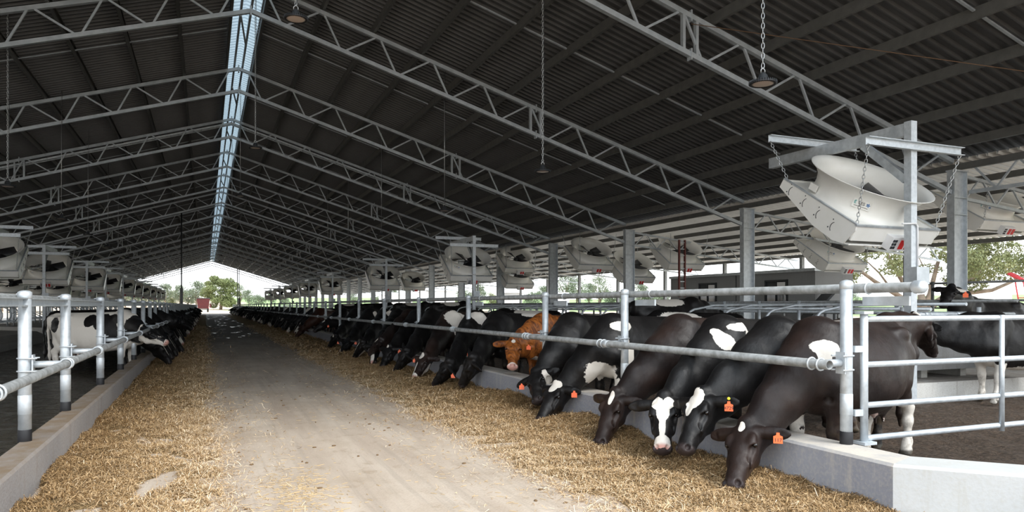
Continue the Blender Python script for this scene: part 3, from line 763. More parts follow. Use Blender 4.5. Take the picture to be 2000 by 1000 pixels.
for i, py in enumerate((30, 285, 380, 432, 463, 484, 499, 510)):
    D_ = FPX*4.08/(597-py-(0 if i else 0)); lamp(1.167, (D_-.452)/.9219, 5.55, f'{nth(i)} black high-bay lamp hanging on a chain below the ridge', i < 2)
for i, px in enumerate((1490, 1060, 868, 745, 680, 640)):
    lamp(6.2, pix(px, 400, 6.2).y, 4.2, f'{nth(i)} black lamp on a long chain above cows feeding by the gate', i < 2)
for i, px in enumerate((15, 120, 172, 211, 231, 250)):
    lamp(-4.1, pix(px, 400, -4.1).y, 4.2, f'{nth(i)} black high-bay lamp on a long chain above the wet alley', i < 1)

# ---------------------------------------------------------------- cooling fans
TILT = math.radians(32)
def fan_meshes():
    M_ = {}
    hs = .88; n_ = 48; ro = .82
    mb = MB(); vs = []; fs = []
    for z in (0, -.02):
        for k in range(n_):
            a = 2*math.pi*(k+.5)/n_; c, s = math.cos(a), math.sin(a); q = hs/max(abs(c), abs(s))
            vs.append((c*ro, s*ro, z)); vs.append((c*q, s*q, z))
    for k in range(n_):
        j = (k+1) % n_; fs.append((2*k, 2*k+1, 2*j+1, 2*j)); o = 2*n_; fs.append((o+2*j, o+2*j+1, o+2*k+1, o+2*k))
    mb.add(vs, fs)
    # side cheeks: outline in (v, depth)
    out = [(.88,.035),(.90,-.13),(-.10,-.36),(-.58,-.38),(-.80,-.33),(-.90,-.06),(-.88,.035)]
    for s in (-1, 1):
        vs = [(s*hs, v, d) for v, d in out]+[(s*(hs+.02), v, d) for v, d in out]; k = len(out)
        mb.add(vs, [tuple(range(k)), tuple(range(2*k-1, k-1, -1))]+[(i, (i+1) % k, k+(i+1) % k, k+i) for i in range(k)])
    mb.box((0, -.87, -.10), (2*hs, .025, .27)); mb.box((0, .87, -.06), (2*hs, .025, .16))
    mb.box((0, -.74, -.335), (2*hs, .30, .02), Matrix.Rotation(-.25, 3, 'X'))
    mb.bar((-hs, .30, -.17), (hs, .30, -.17), .06, .06); mb.bar((-hs, -.30, -.17), (hs, -.30, -.17), .06, .06)
    M_['housing'] = mb.mesh('fan_housing', FANW)
    pr = [(.865,.0),(.81,.03),(.785,.10),(.78,.20),(.80,.31),(.87,.41),(.965,.47),(.975,.48),(.965,.485),(.86,.43),(.79,.32),(.76,.20),(.765,.0)]
    M_['flared_ring'] = MB().lathe(pr, 64).mesh('fan_ring', FANW)
    M_['hub'] = MB().lathe([(.001,.22),(.09,.21),(.11,.17),(.11,-.02),(.14,-.05),(.14,-.22),(.001,-.24)], 20).mesh('fan_hub', DARKST)
    bl = MB()
    pts = []
    for i in range(7):
        t = i/6; r = .10+.63*t; tw = math.radians(34-16*t); w = .13+.05*t
        for s in (-1, 1): pts.append((r, s*w*math.cos(tw), .16+s*w*math.sin(tw)))
    pts2 = [(x, y, z+.012) for x, y, z in pts]; k = len(pts)
    fs = [(2*i, 2*i+1, 2*i+3, 2*i+2) for i in range(6)]+[(k+2*i+2, k+2*i+3, k+2*i+1, k+2*i) for i in range(6)]
    fs += [(2*i, 2*i+2, k+2*i+2, k+2*i) for i in range(6)]+[(2*i+3, 2*i+1, k+2*i+1, k+2*i+3) for i in range(6)]+[(12, 13, k+13, k+12), (1, 0, k, k+1)]
    bl.add(pts+pts2, fs, True); M_['blade'] = bl.mesh('fan_blade', FAND)
    sl = MB(); dt = MB()
    for s in (-1, 1):
        for v in (.60, .22, -.14, -.50):
            d0 = -.09-.10*(.6-v)
            sl.tube([(s*(hs+.022), v-.03+math.cos(a)*.09, d0+math.sin(a)*.09) for a in np.linspace(-.9, 1.0, 8)], .006, 4)
            dt.sphere((s*(hs+.022), v+.10, d0-.04), .012, 8, 4); dt.sphere((s*(hs+.022), v+.06, d0+.11), .010, 8, 4)
    M_['slot_marking'] = sl.mesh('fan_slot', DARKST); M_['bolt_head'] = dt.mesh('fan_bolt', DARKST)
    M_['control_box'] = MB().box((.02, -.95, -.20), (.42,.14,.22)).mesh('control_box', WHITE)
    M_['edge_strip'] = MB().box((0,-.875,.02), (2*hs+.05,.04,.03)).box((hs,0,.03), (.05,1.76,.02)).box((-hs,0,.03), (.05,1.76,.02)).mesh('edge_strip', GALV)
    M_['latch_plate'] = MB().box((-.795, .30, .13), (.03,.16,.11)).mesh('latch_plate', FANW)
    return M_
FM = fan_meshes()
REDP = MB().box((0,0,0), (.09,.012,.15)).mesh('red_switch', RED); SWD = MB().box((0,-.008,0), (.03,.006,.05)).mesh('switch_window', WHITE)
GRD = MB()
for i in range(2):
    for j in range(3): GRD.box((-.03+.05*i, 0, -.055+.055*j), (.035,.012,.04))
GRD = GRD.mesh('indicator_panel', DARKST)
TEAL = mat('teal_logo', (.03,.38,.36), .5); BLUE = mat('blue_logo', (.03,.16,.42), .5)
VESM = text_mesh('VES', .085, INK, .002, 'lettering')
def fan(e_parent, loc, label, chains=None, detail=True, group='cooling fans over the stalls'):
    e = empty('barn_fan', loc, 0, label, 'fan', group); e.rotation_euler = (TILT, 0, 0)
    for k in ('housing', 'flared_ring', 'hub', 'edge_strip'): link(k, FM[k], e)
    for i in range(5):
        b = link('blade', FM['blade'], e); b.rotation_euler = (0, 0, .5+2*math.pi*i/5)
    cb = link('control_box', FM['control_box'], e); cb['label'] = 'white switch box with two red panels'
    for x in (.04, .17):
        r = link('red_switch', REDP, cb, (x, -1.024, -.20)); r['label'] = 'red switch panel'
    if detail:
        g_ = link('indicator_panel', GRD, cb, (-.12, -1.024, -.20))
        link('slot_marking', FM['slot_marking'], e); link('bolt_head', FM['bolt_head'], e); link('latch_plate', FM['latch_plate'], e)
        # maker's plate on the ring
        a = math.radians(222); R = Matrix.Rotation(a+math.pi/2, 4, 'Z') @ Matrix.Rotation(math.pi/2, 4, 'X')
        pl = link('maker_plate', MB().box((0,0,0), (.34,.17,.004)).mesh('maker_plate', FANW), e)
        pl.matrix_local = Matrix.Translation((math.cos(a)*.785, math.sin(a)*.80, .22)) @ R @ Matrix.Scale(.80, 4)
        t = link('lettering', VESM, pl, (-.01, .015, .005))
        lg = MB()
        for k in range(5):
            an = math.radians(72*k); lg.sphere((.115+math.cos(an)*.022, .02+math.sin(an)*.022, .004), (.018,.010,.003), 8, 4, Matrix.Rotation(an, 3, 'Z'))
        lg.build('flower_emblem', BLUE, pl)
        lg2 = MB()
        for k in range(3): lg2.tube([(-.125+.012*k+math.cos(a_)*.02, .02+math.sin(a_)*.035, .004) for a_ in np.linspace(1.9, 4.4, 7)], .004, 4)
        lg2.build('swirl_emblem', TEAL, pl)
        MB().box((0,-.048,.003), (.26,.008,.002)).build('small_print', INK, pl)
    if chains:
        Mi = (Matrix.Translation(loc) @ Matrix.Rotation(TILT, 4, 'X')).inverted()
        for (cx, cy), top in chains:
            a = Vector((cx, cy, .02)); b = Mi @ Vector(top)
            (chain_mesh(a, b, .055, .006, .02) if detail else MB().tube([a, b], .012, 6)).build('chain', CHAIN, e)
    return e
def fan_post(x, y, i, where, detail):
    e = empty('fan_post', (x, y, 0), 0, f'{nth(i)} fan post with overhead arm {where}', 'post', 'fan posts along the stalls'); e['kind'] = 'thing'
    sh = KIDS
    if 'fp' not in sh:
        C_ = [(0,0),(.075,0),(.075,.01),(.01,.01),(.01,.115),(.075,.115),(.075,.125),(0,.125)]
        sh['fp'] = [('post', MB().box((0,0,2.14), (.125,.125,4.28)).mesh('fan_post_shaft', GALVB)),
          ('arm', MB().box((0,1.50,4.17), (.10,2.95,.19)).mesh('fan_post_arm', GALV)),
          ('brace', MB().bar((0,.06,3.40), (0,.85,4.08), .09, .12).mesh('fan_post_brace', GALV)),
          ('crossbar', MB().prof((-1.02,-.07,3.82), (1.02,-.07,3.82), C_).mesh('fan_post_crossbar', GALVB)),
          ('crossbar', MB().prof((-1.02,1.92,4.27), (1.02,1.92,4.27), C_).mesh('fan_post_crossbar', GALVB)),
          ('junction_box', MB().box((.07,-.10,1.93), (.27,.12,.26)).mesh('junction_box', GALV)),
          ('conduit', MB().tube([(.06,-.075,2.05),(.06,-.075,2.60),(.05,-.08,2.68),(.0,-.09,2.72),(-.3,-.1,2.70)], .014, 8).mesh('conduit', WHITE))]
    for nm, me in sh['fp']: link(nm, me, e)
    w = Vector((x, y, 0))
    ch = [((-.84,-.83), w+Vector((-.98,-.09,3.84))), ((.84,-.83), w+Vector((.98,-.09,3.84))), ((-.84,.83), w+Vector((-.98,1.91,4.29))), ((.84,.83), w+Vector((.98,1.91,4.29)))]
    fan(None, (x, y+.95, 3.13), f'{nth(i)} cream drum fan chained to its post {where}', ch, detail)
frow = [7.88, 27.5, 42.9, 62.8, 78.1, 94, 110, 126]
for i, y in enumerate(frow): fan_post(9.9, y, i, 'in the row beyond the gate', i < 2)
for i, y in enumerate([29.6, 39.3, 52.4, 61.7, 74, 83, 94.5, 106, 117, 128]): fan_post(-6.87, y, i, 'in the row above the wet-alley stalls', i < 2)
# second row of fans under the lean-to
LF = [(1622,492,21.8,'below and behind the big fan'), (1912,405,16.5,'in shade behind the nearest column'), (1232,524,30,'beside the third column'), (1150,500,29,'left of the third column and dark underneath'), (1006,510,36,'upper of a stacked pair left of the fourth column'), (1007,541,38,'lower of a stacked pair left of the fourth column'), (1322,497,27,'half hidden behind a red-edged cable ladder'), (806,551,52,'small and far beyond the third fan post')]
for px, py, D, w in LF:
    D *= 1.1637
    p = pixD(px, py, D)
    x_, y_ = p.x, p.y; lz = 4.80-(x_-16.7)*.107-.1 if x_ > 16.7 else zr(x_)-.2
    fan(None, p, f'cream cooling fan under the lean-to, {w}', [((sx_*.84, sy_*.83), (x_+sx_*.95, y_+sy_*.9, lz)) for sx_ in (-1, 1) for sy_ in (-1, 1)], D < 29, 'fans under the lean-to')
for i, (px, D) in enumerate([(22,40),(75,47),(112,46),(135,58),(168,60),(190,66),(225,72)]):
    D *= 1.1637; p = pixD(px, 566, D); x_, y_ = p.x, p.y; lz = zr(x_)-.2 if abs(x_-RX) < 15 else 4.5
    p.z = 2.75
    fan(None, p, f'{nth(i)} small distant fan low behind the posts along the wet alley', [((sx_*.84, sy_*.83), (x_+sx_*.95, y_+sy_*.9, lz)) for sx_ in (-1, 1) for sy_ in (-1, 1)], False, 'distant fans past the wet alley')

# ---------------------------------------------------------------- stall dividers and rails
def loop_mesh(s):
    """divider pipe from the neck post at x=0 out over the bed towards the alley at x = s*2.0"""
    pts = [(0,0,1.22), (s*1.3,0,1.20), (s*1.75,0,1.12)]
    pts += [(s*(1.75+.28*math.sin(a)), 0, .84+.28*math.cos(a)) for a in np.linspace(.2, math.pi-.1, 8)]
    pts += [(s*1.55,0,.56), (s*.75,0,.58), (s*.45,0,.75), (s*.05,0,.86)]
    return MB().tube(pts, .026, 8).mesh('divider_loop', GALV)
def stall_row(X, s, Ys, where):
    lo = loop_mesh(s); po = MB().tube([(0,0,.2), (0,0,1.30)], .035, 10).mesh('divider_post', GALV); sp = MB().box((0,0,1.20), (.10,.09,.10)).mesh('divider_clamp', GALV)
    for i, y in enumerate(Ys):
        e = empty('stall_divider', (X, y, .28 if s < 0 else .30), 0, f'{nth(i)} looped pipe stall divider {where}', 'stall divider', f'stall dividers {where}')
        link('loop', lo, e); link('post', po, e); link('clamp', sp, e)
stall_row(11.75, -1, [9.6+1.22*i for i in range(45)], 'on the raised bed beyond the gate')
stall_row(-8.65, 1, [7.5+1.22*i for i in range(23)]+[41+1.22*i for i in range(26)], 'on the humped bed along the wet alley')
for X, z, y0, m_, lb in ((10.9, 1.475, 8.3, GALVB, 'neck rail nearest the alley'), (11.75, 1.56, 8.3, GALV, 'middle rail'), (12.2, 1.40, 8.3, GALVB, 'low rear rail'), (12.9, 1.62, 8.2, GALVD, 'dark rear rail')):
    pipe('stall_rail', (X, y0, z-.06), (X, 136, z-.06), .03, m_, f'long pipe {lb} of the stalls beyond the gate', n=10)
for X, z, lb in ((-7.5, 1.52, 'neck rail nearest the alley'), (-8.65, 1.60, 'middle rail'), (-9.6, 1.50, 'rear rail')):
    pipe('stall_rail', (X, 5, z-.1), (X, 35, z-.1), .03, GALV, f'long pipe {lb} of the stalls along the wet alley', n=10)
e = empty('head_rail', (9.6, 8.2, 1.33), 0, 'bright jointed pipe rail across the end of the stalls behind the gate', 'rail')
MB().tube([(0,0,0), (3.2,.0,0)], .034, 14).build('pipe', GALVB, e)
for x in (1.0, 1.75): MB().tube([(x,0,0), (x+.12,0,0)], .046, 14).build('coupler', GALVB, e)
for x in (.6, 2.4): MB().tube([(x,.06,-1.05), (x,.06,.12)], .035, 12).build('upright', GALVB, e)
# water trough on the bed end
mb = MB(); x0, x1, y0, y1, z0, z1, w = 9.6, 12.2, 8.35, 9.2, .42, .82, .08
mb.box(((x0+x1)/2, y0+w/2, (z0+z1)/2), (x1-x0, w, z1-z0)); mb.box(((x0+x1)/2, y1-w/2, (z0+z1)/2), (x1-x0, w, z1-z0))
mb.box((x0+w/2, (y0+y1)/2, (z0+z1)/2), (w, y1-y0-2*w, z1-z0)); mb.box((x1-w/2, (y0+y1)/2, (z0+z1)/2), (w, y1-y0-2*w, z1-z0)); mb.box(((x0+x1)/2, (y0+y1)/2, z0+.1), (x1-x0-2*w, y1-y0-2*w, .2))
TR = empty('water_trough', (0,0,0), 0, 'grey concrete water trough on the bed end behind the gate', 'trough')
mb.build('basin', concrete('trough_concrete', (.42,.43,.44), (.50,.51,.52), (.25,.22,.18)), TR)
MB().box(((x0+x1)/2, (y0+y1)/2, z1-.10), (x1-x0-2*w, y1-y0-2*w, .01)).build('water', mat('trough_water', (.03,.04,.04), .05), TR)
for x in (9.9, 11.0, 11.95): MB().box((x, 8.8, .35), (.14,.6,.15)).build('plinth', BED, TR)
# ---------------------------------------------------------------- placing cows
UP = Vector((0, 0, 1))
def solve_poll(muz, px, py, L=.57):
    best = None
    for i in range(241):
        X = muz.x-.40+i*.005; p = pix(px, py, X); d = abs((p-muz).length-L)
        pen = d+.02*abs(X-muz.x-.2)
        if best is None or pen < best[0]: best = (pen, p)
    return best[1]
def frame(w, h):
    x = Vector((h.x, h.y, 0)).normalized(); y = UP.cross(x)
    return Matrix(((x.x, y.x, 0), (x.y, y.y, 0), (0, 0, 1))), math.atan2(x.y, x.x)
def cow_at(label, m, withers, heading, muz, poll, face=None, patches=(), res=.014, scale=.97, tagside=None, num=None, button=False, legs=None, group=None, belly=1.0, eyes=True, tagscale=1.0, zoff=0.0):
    R, rz = frame(withers, heading); Rt = R.transposed(); o = Vector((withers.x, withers.y, zoff))
    pl = Rt @ (poll-o)/scale; ml = Rt @ (muz-o)/scale
    fl = None if face is None else Rt @ Vector(face)
    if legs is None: legs = [random.uniform(-.10, .08) for _ in range(4)]
    g = cow_geo(tuple(pl), tuple(ml), None if fl is None else tuple(fl), res, legs, belly)
    me = cow_mesh('cow', g, patches, m)
    b = link('cow', me); b.location = o; b.rotation_euler = (0, 0, rz); b.scale = (scale,)*3
    tag(b, label, 'cow', group)
    if eyes: add_eyes(b, g[2])
    if tagside:
        hd = Vector(g[2]['poll']); tw = (Rt @ (Vector((0, 0, CAMZ))-o)/scale-hd).normalized()
        tw = (tw+Vector((0, 0, .15))).normalized()
        add_tag(b, g[2], tagside, tw, num, button, tagscale)
    return b
TOCAM = lambda p: (Vector((0, 0, CAMZ))-p).normalized()
GR = 'cows feeding beside the gate'
def feeder(label, m, mpx, Xm, ppx, wpx, rpx, Xw=4.80, face=None, **k):
    Xm *= 1.0257; Xw = Xw*1.0257-.07
    muz = pix(mpx[0], mpx[1], Xm); muz.z = max(muz.z, .07); poll = solve_poll(muz, *ppx)
    w = pix(wpx, 600, Xw); r = pix(rpx, 600, Xw+1.6)
    f = None if face is None else TOCAM(muz)*face[0]+UP*face[1]+(w-r).normalized()*face[2]
    k.setdefault('group', GR)
    return cow_at(label, m, w, w-r, muz, poll, f, **k)
H = 'H'; B = 'B'
feeder('brown-black cow with small white forehead star, first beside the gate post', COAT_BROWNBLACK, (1428,948), 3.60, (1458,832), 1598, 1752, res=.011,
    patches=[(H,(.10,.05,-.005),(.085,.05,.026),1),(B,(.25,.20,1.16),(.12,.22,.07),1),(B,(.30,.20,1.09),(.05,.2,.09),1),(B,(-1.4,.3,.25),(.4,.3,.33),1),(B,(-1.4,-.3,.25),(.4,.3,.33),1),(B,(-.75,0,.46),(.34,.16,.07),1),(B,(.05,-.165,.45),(.1,.06,.30),1)], tagside=1, num='117', legs=(.0,.0,.05,-.12), belly=1.08)
feeder('black cow with a wide white triangle on its forehead and orange tag 4729', COAT_BLACK, (1332,878), 3.58, (1372,772), 1518, 1700, res=.011,
    patches=[(H,(.13,.05,-.015),(.20,.06,.075),1),(H,(.32,.05,-.03),(.13,.06,.035),1),(B,(.20,.3,1.05),(.045,.3,.10),1),(B,(.02,.3,.98),(.04,.3,.15),1),(B,(.33,.0,.72),(.17,.18,.17),1),(B,(-.9,.0,1.33),(.25,.2,.05),1)], tagside=1, num='4729', button=True)
feeder('black cow facing out with a white heart-shaped blaze down to its pink nose', COAT_BLACK, (1293,878), 3.62, (1297,778), 1412, 1560, face=(1.0,.35,.25), res=.011,
    patches=[(H,(.16,.05,.05),(.13,.1,.05),1),(H,(.16,.05,-.05),(.13,.1,.05),1),(H,(.33,.05,0),(.20,.1,.055),1),(H,(.60,.05,0),(.25,.1,.028),1),(H,(.88,.0,0),(.12,.1,.07),1),(H,(-.02,.06,0),(.10,.1,.04),-1),(B,(.28,.24,1.16),(.10,.25,.09),1),(B,(.20,.24,1.06),(.07,.25,.10),1),(B,(.14,.24,.96),(.05,.25,.09),1),(B,(.30,.24,1.24),(.06,.25,.08),1),(B,(.02,.15,1.30),(.16,.16,.05),1),(B,(-.08,.2,1.21),(.06,.2,.09),1),(B,(.3,-.05,.72),(.12,.12,.2),1)])
feeder('black cow with a slim white forehead stripe and orange tag 1263', COAT_BROWNBLACK, (1168,876), 3.60, (1203,770), 1328, 1470, res=.011,
    patches=[(H,(.13,.05,.005),(.15,.06,.026),1),(B,(-1.3,.0,1.3),(.2,.14,.06),1)], tagside=1, num='1263')
feeder('black cow with a white forehead patch, white brisket and shoulder marks by the second post', COAT_BLACK, (1052,822), 3.66, (1090,752), 1196, 1330, res=.012,
    patches=[(H,(.12,.05,-.0),(.17,.06,.055),1),(H,(.06,.04,.03),(.10,.05,.06),1),(B,(.08,.2,1.25),(.17,.25,.07),1),(B,(.06,.32,1.0),(.09,.3,.14),1),(B,(-.03,.32,.86),(.07,.3,.17),1),(B,(.26,.0,.66),(.30,.2,.22),1),(B,(.05,.17,.45),(.12,.09,.35),1)], tagside=1)
feeder('black cow with a pale cheek, head tucked behind the white-brisket cow', COAT_BLACK, (1048,782), 3.95, (1046,728), 1118, 1240, Xw=4.9, res=.013,
    patches=[(H,(.15,-.08,.12),(.2,.12,.05),1)], tagside=-1)
feeder('red-brown brindle cow looking out over the curb with a white forehead star', COAT_RED, (1001,716), 4.22, (1003,664), 1062, 1180, Xw=5.05, face=(1.0,.2,.0), res=.012, scale=.95,
    patches=[(H,(.13,.05,0),(.07,.06,.032),1),(B,(-.05,0,1.34),(.10,.12,.06),1),(B,(.3,0,.72),(.09,.1,.14),1),(H,(1.0,.0,0),(.11,.1,.09),1)], tagside=1)
feeder('big all-black cow hanging its head straight down past the curb by the red-brown cow', COAT_BLACK, (898,752), 3.85, (922,698), 975, 1085, res=.015, patches=[(B,(-.9,.0,1.33),(.4,.2,.05),1),(B,(.3,0,.68),(.1,.1,.1),1)], tagside=-1)
feeder('plain-faced black cow with orange tag next past the big all-black cow', COAT_BLACK, (845,752), 3.60, (877,706), 928, 1030, res=.015, patches=[(B,(.12,.16,1.26),(.20,.24,.14),1)], tagside=1)
feeder('dark cow with white nose sides and a broad white patch over the shoulder', COAT_BROWNBLACK, (808,738), 3.60, (830,694), 880, 970, res=.015,
    patches=[(H,(.10,.05,-.02),(.13,.06,.05),1),(H,(.70,.02,-.04),(.40,.06,.02),1),(H,(.95,.0,0),(.13,.1,.06),1),(H,(.45,-.14,.05),(.35,.05,.1),1),(B,(.03,.2,1.22),(.38,.3,.22),1),(B,(.20,.3,1.0),(.10,.25,.20),1)], tagside=-1)
feeder('black cow with a pale-edged mouth beside the cow with the shoulder patch', COAT_BLACK, (770,728), 3.62, (793,684), 845, 930, res=.016, patches=[(H,(.9,-.08,0),(.1,.05,.06),1)], eyes=False)
feeder('black cow with a faint white brow, third past the cow with the shoulder patch', COAT_BLACK, (745,718), 3.62, (762,677), 815, 895, res=.016, patches=[(H,(.05,.04,-.02),(.07,.05,.03),1)], tagside=1, eyes=False)
feeder('black cow with head raised above the others and a thin white brow streak', COAT_BROWNBLACK, (719,690), 3.55, (744,662), 800, 875, face=(.2,.9,.6), res=.016, patches=[(H,(.15,.06,-.01),(.16,.06,.022),1),(B,(-.2,.15,1.27),(.4,.18,.10),1)], tagside=1, eyes=False)
feeder('black cow with a white muzzle and cheek lines directly below the raised head', COAT_BLACK, (728,708), 3.62, (734,672), 778, 850, face=(.8,.3,.4), res=.016, patches=[(H,(.75,.0,-.02),(.3,.1,.045),1),(H,(.5,-.14,.05),(.4,.05,.06),1)], eyes=False)
feeder('black cow with a white line down its face edge, left of the white-muzzled one', COAT_BLACK, (690,702), 3.60, (708,668), 752, 822, res=.018, patches=[(H,(.45,.05,-.03),(.55,.06,.016),1),(H,(.55,-.12,.06),(.4,.05,.04),1),(B,(-.05,.15,1.25),(.3,.2,.14),1)], eyes=False)
feeder('black cow with two orange tags low over the feed', COAT_BLACK, (665,694), 3.62, (681,662), 722, 786, res=.018, patches=[(H,(.9,0,-.04),(.1,.06,.03),1),(B,(.05,.2,1.2),(.12,.2,.14),1)], tagside=1, eyes=False)
feeder('black cow with an orange tag just past the two-tagged cow', COAT_BLACK, (640,684), 3.65, (655,655), 695, 752, res=.02, patches=[(H,(.05,.05,0),(.1,.06,.04),1)], tagside=1, eyes=False)
feeder('black cow holding its head level beside the chestnut cow', COAT_BLACK, (612,646), 3.6, (636,628), 668, 720, face=(.1,1,.3), res=.02, patches=[(H,(.1,.05,0),(.12,.06,.03),1)], tagside=1, eyes=False)
feeder('dark chestnut cow reaching down to the feed in the row beside the gate', COAT_CHESTNUT, (577,661), 3.62, (594,636), 625, 672, res=.02, patches=[(B,(-.9,.0,1.3),(.5,.3,.05),1)], eyes=False)
# the rest of the row: shared bodies, individual cows
VAR = []
PAT = [[(H,(.3,.05,0),(.4,.1,.03),1)], [(H,(.8,.0,0),(.35,.12,.1),1),(B,(-.1,.15,1.25),(.35,.3,.18),1)], [(B,(-.3,.2,1.2),(.5,.4,.2),1),(H,(.2,.04,0),(.2,.1,.06),1)], [], [(H,(.5,.0,0),(.6,.2,.09),1),(B,(.2,.2,.9),(.2,.3,.3),1)], [(B,(-.8,0,1.3),(.5,.5,.12),1)]]
KINDTXT = ['black cow with a narrow white blaze', 'black cow with white muzzle, pale shoulder', 'black cow with a broad white saddle', 'plain black cow', 'white-faced black cow', 'black cow with a white rump']
for i, (pl, mz) in enumerate([((.80,.05,.62),(1.10,.12,.12)), ((.84,-.05,.60),(1.16,-.15,.14)), ((.88,.10,.74),(1.20,.25,.30)), ((.78,0,.58),(1.02,-.08,.08)), ((.86,.0,.66),(1.2,.05,.2)), ((.92,.0,1.0),(1.36,.10,.72))]):
    g = cow_geo(pl, mz, None, .028, (.03,-.06,.05,-.05)); VAR.append(cow_mesh('cow', g, PAT[i], COAT_BLACK))
def herd(x, sgn, Ys, side, group, name=None):
    for i, y in enumerate(Ys):
        v = random.choice((0, 0, 1, 2, 3, 3, 4, 5)); o = link('cow', VAR[v], None, (x+random.uniform(-.05, .12)*-sgn, y+random.uniform(-.12, .12), 0))
        o.rotation_euler = (0, 0, (0 if sgn > 0 else math.pi)+random.uniform(-.16, .16)); sc = random.uniform(.92, 1.0); o.scale = (sc,)*3
        tag(o, f'{KINDTXT[v]}, {nth(i)} {side}', 'cow', group)
y0 = pix(625, 600, 4.92).y
ys = []; y = y0+1.05
while y < 140:
    ys.append(y); y += random.choice((.98, 1.05, 1.15, 1.25))
    if random.random() < .05: y += 1.0
herd(4.92, -1, ys, 'past the chestnut cow in the gate-side row', GR)
# row across the aisle
GL = 'cows feeding along the wet alley'
muz = pix(328, 668, -.74); poll = Vector((muz.x-.44, muz.y+.10, muz.z+.27))
cow_at('white cow with black patches standing in the wet alley, head through the fence', COAT_BLACK, Vector((-1.62, 17.75, 0)), Vector((1, -.48, 0)), muz, poll, (.35, -.25, 1), res=.014, group=GL,
    patches=[(B,(-.8,0,.8),(1.75,1.2,1.25),1),(B,(.6,0,.6),(.5,.6,.26),1),(H,(.75,-.08,0),(.5,.06,.2),1),(B,(-.35,-.2,1.15),(.20,.3,.20),-1),(B,(-.12,-.2,1.22),(.16,.3,.12),-1),(B,(-.15,-.3,.90),(.17,.3,.30),-1),(B,(-.62,-.3,1.20),(.13,.3,.15),-1),(B,(-1.42,-.3,1.1),(.12,.3,.17),-1),(B,(.42,-.2,1.0),(.28,.3,.32),-1),(B,(.25,0,1.28),(.2,.12,.08),-1),(H,(.28,.02,0),(.36,.13,.3),-1),(B,(.75,0,1.0),(.4,.4,.25),-1),(H,(.97,0,0),(.09,.12,.1),1)])
ys = []; y = 19.2
while y < 140: ys.append(y); y += random.choice((1.0, 1.1, 1.3, 1.6))
herd(-1.76, 1, ys, 'past the white cow in the wet-alley row', GL)
# loose cows behind the gate
GB = 'cows loose behind the gate'
w = Vector((9.55, 5.0, 0)); muz = pix(1828, 690, 9.1); poll = pix(1812, 640, 8.8)
w = pix(1735, 600, 8.2); r = pix(1650, 600, 7.0)
cow_at('dark cow behind the gate turning its lowered head towards the water trough', COAT_BROWNBLACK, w, w-r, muz, muz+(poll-muz).normalized()*.56, (.5, -.6, .45), res=.014, group=GB, patches=[(H,(.02,.02,.2),(.1,.2,.08),1)])
w = pix(1925, 600, 11.2); 
cow_at('black cow with white front legs standing before the pale kerb behind the gate', COAT_BLACK, Vector((11.1, 7.4, 0)), Vector((-1, .03, 0)), Vector((9.85, 8.1, .98)), Vector((10.25, 7.9, 1.18)), (-.5, .2, 1), res=.014, group=GB, legs=(.0,.14,0,0), patches=[(B,(.10,0,.22),(.3,.4,.50),1),(B,(-.5,0,.46),(.5,.4,.13),1),(B,(-1.4,0,.2),(.4,.4,.4),1)])
cow_at('black cow with an orange tag looking over the back of the white-legged cow', COAT_BLACK, Vector((14.1, 9.9, .0)), Vector((-1, -.05, 0)), Vector((12.65, 9.4, 1.50)), Vector((13.1, 9.55, 1.82)), (-.3, -.3, 1), res=.018, group=GB, tagside=1, tagscale=1.3, zoff=.28, patches=[(H,(.02,.02,.16),(.12,.2,.08),1)])
# cows standing on the stall bed, only their backs in view
for i, (px, X, v, ang) in enumerate(((985, 8.1, 3, 2.6), (1290, 8.0, 2, 2.9), (905, 10.2, 5, .3), (830, 10.0, 3, .2), (760, 10.4, 1, 0.), (700, 10.1, 3, .1), (1350, 10.6, 5, 0.))):
    p = pix(px, 600, X); o = link('cow', VAR[(5 if v == 3 else v)], None, (p.x, p.y, .0 if X < 8.9 else .28)); o.rotation_euler = (0, 0, ang); o.scale = (.98,)*3
    o.data = VAR[5] if v in (3, 5) else VAR[v]
    tag(o, f'{nth(i)} black cow among the stalls, only its back showing behind the feeding row', 'cow', 'cows among the stalls')
# ---------------------------------------------------------------- feed along both curbs
m = mat('feed_bed', (.24,.16,.08), .9, 0, .2); n = N(m); oc = n.coord('Object')
a = n.noise(oc, 4, 6, .65); b = n.noise(n.coord('Object', (1, 1, 1)), 60, 4, .7)
n.color(n.mix(n.ramp(b, [(.35, 0.0), (.68, 1.0)]), n.ramp(a, [(.3, (.15,.095,.04)), (.7, (.26,.17,.08))]), (.50,.36,.19)))
n.bump(b, .03); FEED = m
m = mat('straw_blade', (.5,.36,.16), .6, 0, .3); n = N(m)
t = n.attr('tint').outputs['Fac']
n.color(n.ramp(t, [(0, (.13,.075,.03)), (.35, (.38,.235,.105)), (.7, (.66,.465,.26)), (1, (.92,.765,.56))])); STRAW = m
def hr(x, y):
    e = 2.66+.14*fbm(0, y, .6, 3)
    t = (x-e)/(4.3-e)
    if t < -.02: return -.03
    return -.012+.15*max(0, t)**.8*(.75+.55*fbm(x, y, .8, 3))+.035*fbm(x, y, 3.0, 3)
def hl(x, y):
    e = .10+.10*fbm(5, y, .5, 3); t = (e-x)/(e+1.24)
    if t < -.02: return -.03
    hole = max(0, fbm(x*1.3+4, y*.8, 1.5, 4)-.22)*max(0, min(1, (t-.12)*5))*max(0, min(1, (11-y)/4))
    return -.006+.085*max(0, t)**1.3*(.8+.5*fbm(x+9, y, .8, 3))+.022*fbm(x+4, y, 2.5, 3)+.02*max(0, 1-abs(t-.2)*6)-.30*hole
